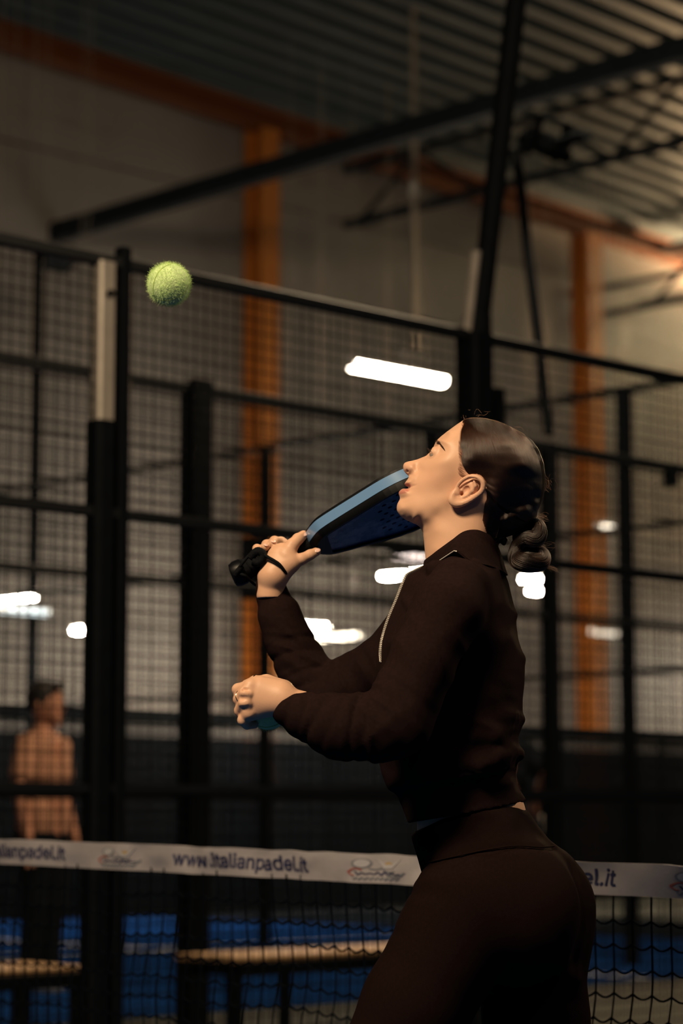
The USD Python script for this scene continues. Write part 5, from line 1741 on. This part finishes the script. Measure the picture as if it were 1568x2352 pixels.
def bystander(label, feet, face, height, arms, hair_style, top_mat, leg_mat, short_sleeves=True, lean=0.0):
    """A standing figure. feet: point on the ground; face: where it looks (angle in the ground plane); arms: for each side (elbow, hand) in the figure's own axes, as shares of its height."""
    t = thing('person', label, 'person')
    s = height
    f = np.array([math.cos(face), math.sin(face), 0])
    l = np.cross(ZX, f)
    B = lambda x, y, z: np.asarray(feet, float) + s * (x * f + y * l + z * ZX)
    h = .0085
    rad = .36 * s
    lo, hi = np.asarray(feet) + [-rad, -rad, -.0], np.asarray(feet) + [rad, rad, height + .03]
    sq = lambda k_: (f, k_)
    # skin: head, neck, arms, hands, legs in one surface
    v = Vol(lo, hi, h)
    v.ell(B(.008, 0, .937), [.058 * s, .046 * s, .066 * s], np.column_stack([f, l, ZX]), k=.01)
    v.ell(B(.022, 0, .900), [.040 * s, .033 * s, .040 * s], np.column_stack([f, l, ZX]), k=.02)
    v.cap(B(.060, 0, .925), B(.067, 0, .912), .006 * s, .010 * s, k=.008)           # nose
    v.cap(B(.058, -.02, .943), B(.058, .02, .943), .008 * s, .008 * s, k=.008)      # brow
    v.cap(B(.058, -.010, .891), B(.058, .010, .891), .0075 * s, .0075 * s, k=.006)  # mouth
    v.cap(B(.052, 0, .868), B(.046, 0, .872), .014 * s, .016 * s, k=.012)           # chin
    for sg_ in (-1, 1):
        v.ell(B(.002, sg_ * .047, .918), [.012 * s, .007 * s, .020 * s], np.column_stack([f, l, ZX]), k=.006)
    v.cap(B(-.005, 0, .80), B(.002, 0, .88), .034 * s, .031 * s, k=.02)
    v.cap(B(0, 0, .60), B(0, 0, .78), .072 * s, .070 * s, k=.03)
    v.cap(B(0, 0, .52), B(0, 0, .60), .070 * s, .066 * s, k=.03)
    tops = Vol(lo, hi, h)
    tops.cap(B(0, -.060, .775), B(0, .060, .775), .060 * s, .060 * s, k=.03, squash=sq(.95))
    tops.cap(B(.004, -.038, .70), B(.004, .038, .70), .078 * s, .078 * s, k=.05, squash=sq(.92))
    tops.cap(B(.0, -.040, .56), B(.0, .040, .56), .070 * s, .070 * s, k=.05, squash=sq(.95))
    tops.cap(B(.0, -.042, .515), B(.0, .042, .515), .068 * s, .068 * s, k=.03, squash=sq(.95))
    tops.cap(B(-.004, 0, .81), B(-.004, 0, .83), .046 * s, .040 * s, k=.02)
    for sg_, (el, ha) in zip((-1, 1), arms):
        sh = B(0, sg_ * .108, .788)
        E, Hd = B(*el), B(*ha)
        v.chain([sh, E, Hd], [.032 * s, .026 * s, .019 * s], k=.008)
        d = (Hd - E) / np.linalg.norm(Hd - E)
        n1 = np.cross(d, f)
        n1 /= np.linalg.norm(n1) + 1e-9
        n2 = np.cross(d, n1)
        v.cap(Hd, Hd + d * .045 * s, .020 * s, .022 * s, k=.01, squash=(n1, .6))
        for q_ in (-1.5, -.5, .5, 1.5):                                             # fingers
            o_ = Hd + d * .052 * s + n2 * q_ * .0105 * s
            v.chain([o_, o_ + d * .022 * s + n1 * .006 * s, o_ + d * .036 * s + n1 * .018 * s], [.0062 * s, .0056 * s, .0046 * s], k=.003)
        o_ = Hd + d * .015 * s + n2 * .018 * s
        v.chain([o_, o_ + d * .022 * s + n2 * .014 * s, o_ + d * .040 * s + n2 * .012 * s], [.0075 * s, .0065 * s, .005 * s], k=.004)
        e_ = .62 if short_sleeves else 1.0
        tops.cap(B(0, sg_ * .100, .785), sh + (E - sh) * e_, .046 * s, .042 * s, k=.02)
        if not short_sleeves:
            tops.cap(E, E + (Hd - E) * .86, .038 * s, .028 * s, k=.01)
    pants = Vol(lo, hi, h)
    pants.cap(B(-.004, -.040, .50), B(-.004, .040, .50), .070 * s, .070 * s, k=.03)
    for sg_ in (-1, 1):
        pants.chain([B(.0, sg_ * .050, .49), B(.010, sg_ * .058, .28), B(-.008, sg_ * .062, .05)], [.062 * s, .044 * s, .036 * s], k=.02)
        v.chain([B(.0, sg_ * .050, .49), B(.010, sg_ * .058, .28), B(-.008, sg_ * .062, .045)], [.050 * s, .034 * s, .024 * s], k=.02)
    folds(tops, B(.04, .03, .62), .14, ZX, .05, .012, 71)
    folds(tops, B(.03, -.06, .70), .14, ZX + .6 * l, .06, .010, 72)
    obj('body', v.mesh(3), 'bystander_skin', t, smooth=True)
    obj('shirt', tops.mesh(2), top_mat, t, smooth=True)
    obj('trousers', pants.mesh(2), leg_mat, t, smooth=True)
    hv_ = Vol(B(.0, 0, .94) - .11 * s, B(0, 0, .94) + .11 * s, .005)
    hv_.ell(B(-.002, 0, .948), [.064 * s, .052 * s, .062 * s], np.column_stack([f, l, ZX]), k=.0)
    if hair_style == 'crop':
        hv_.cap(B(.056, -.02, .985), B(.050, .025, .990), .016 * s, .016 * s, k=.015)
    else:
        hv_.ell(B(-.066, 0, .915), [.030 * s, .028 * s, .034 * s], k=.01)
    # the face and neck stay clear of hair
    hv_.ell(B(.066, 0, .905), [.062 * s, .058 * s, .068 * s], np.column_stack([f, l, ZX]), k=.008, sub=True)
    hv_.cap(B(.02, -.06, .885), B(.02, .06, .885), .030 * s, .030 * s, k=.01, sub=True)
    obj('hair', hv_.mesh(2), 'bystander_hair', t, smooth=True)
    for sg_ in (-1, 1):
        for nm_, c_, r_ in (('eye', B(.0565, sg_ * .017, .931), .0065 * s),):
            e = trimesh.creation.icosphere(2, r_)
            e.apply_translation(c_)
            obj(nm_, e, 'eye_white', t, smooth=True)
        fv = Vol(B(.04, sg_ * .062, .03) - .12 * s, B(.04, sg_ * .062, .03) + .12 * s, .008)
        fv.cap(B(-.025, sg_ * .062, .034), B(.06, sg_ * .066, .024), .028 * s, .026 * s, k=.01)
        fv.cap(B(.06, sg_ * .066, .024), B(.10, sg_ * .068, .020), .026 * s, .020 * s, k=.01)
        fv.F = np.maximum(fv.F, (.018 - fv.ax[2])[None, None, :])
        obj('shoe', fv.mesh(2), 'shoe_white', t, smooth=True)
    return t


gp = pix(97, 1888, 14.1)
man = bystander('man in a tan short-sleeved shirt and dark trousers behind the fence at left', (gp[0], gp[1], .016), math.radians(-22), 1.765,
                [((.010, -.172, .640), (.050, -.180, .485)), ((-.020, .168, .640), (.02, .178, .490))], 'crop', 'tan_cloth', 'dark_cloth')
sp_ = pix(1142, 1888, 14.6)
bystander('person in dark clothes with a bent bare arm, mostly hidden behind the player', (sp_[0], sp_[1], .016), math.radians(115), 1.76,
          [((-.060, -.160, .705), (.020, -.165, .622)), ((-.010, .150, .640), (.03, .150, .490))], 'bun', 'dark_cloth', 'dark_cloth')
tw_ = pix(1251, 1896, 14.55)
tv = Vol(tw_ - .09, tw_ + .09, .004)
tv.chain([tw_ + [-.012, 0, .045], tw_ + [.004, .006, .010], tw_ + [.008, 0, -.055]], [.020, .026, .020], k=.008, squash=(np.array([0, 1.0, 0]), .6))
folds(tv, tw_, .07, np.array([1.0, 0, .1]), .016, .008, 81)
obj('towel', tv.mesh(2), 'white_cloth', smooth=True, label='small white towel hanging from the waist of the person behind the player', cat='towel')
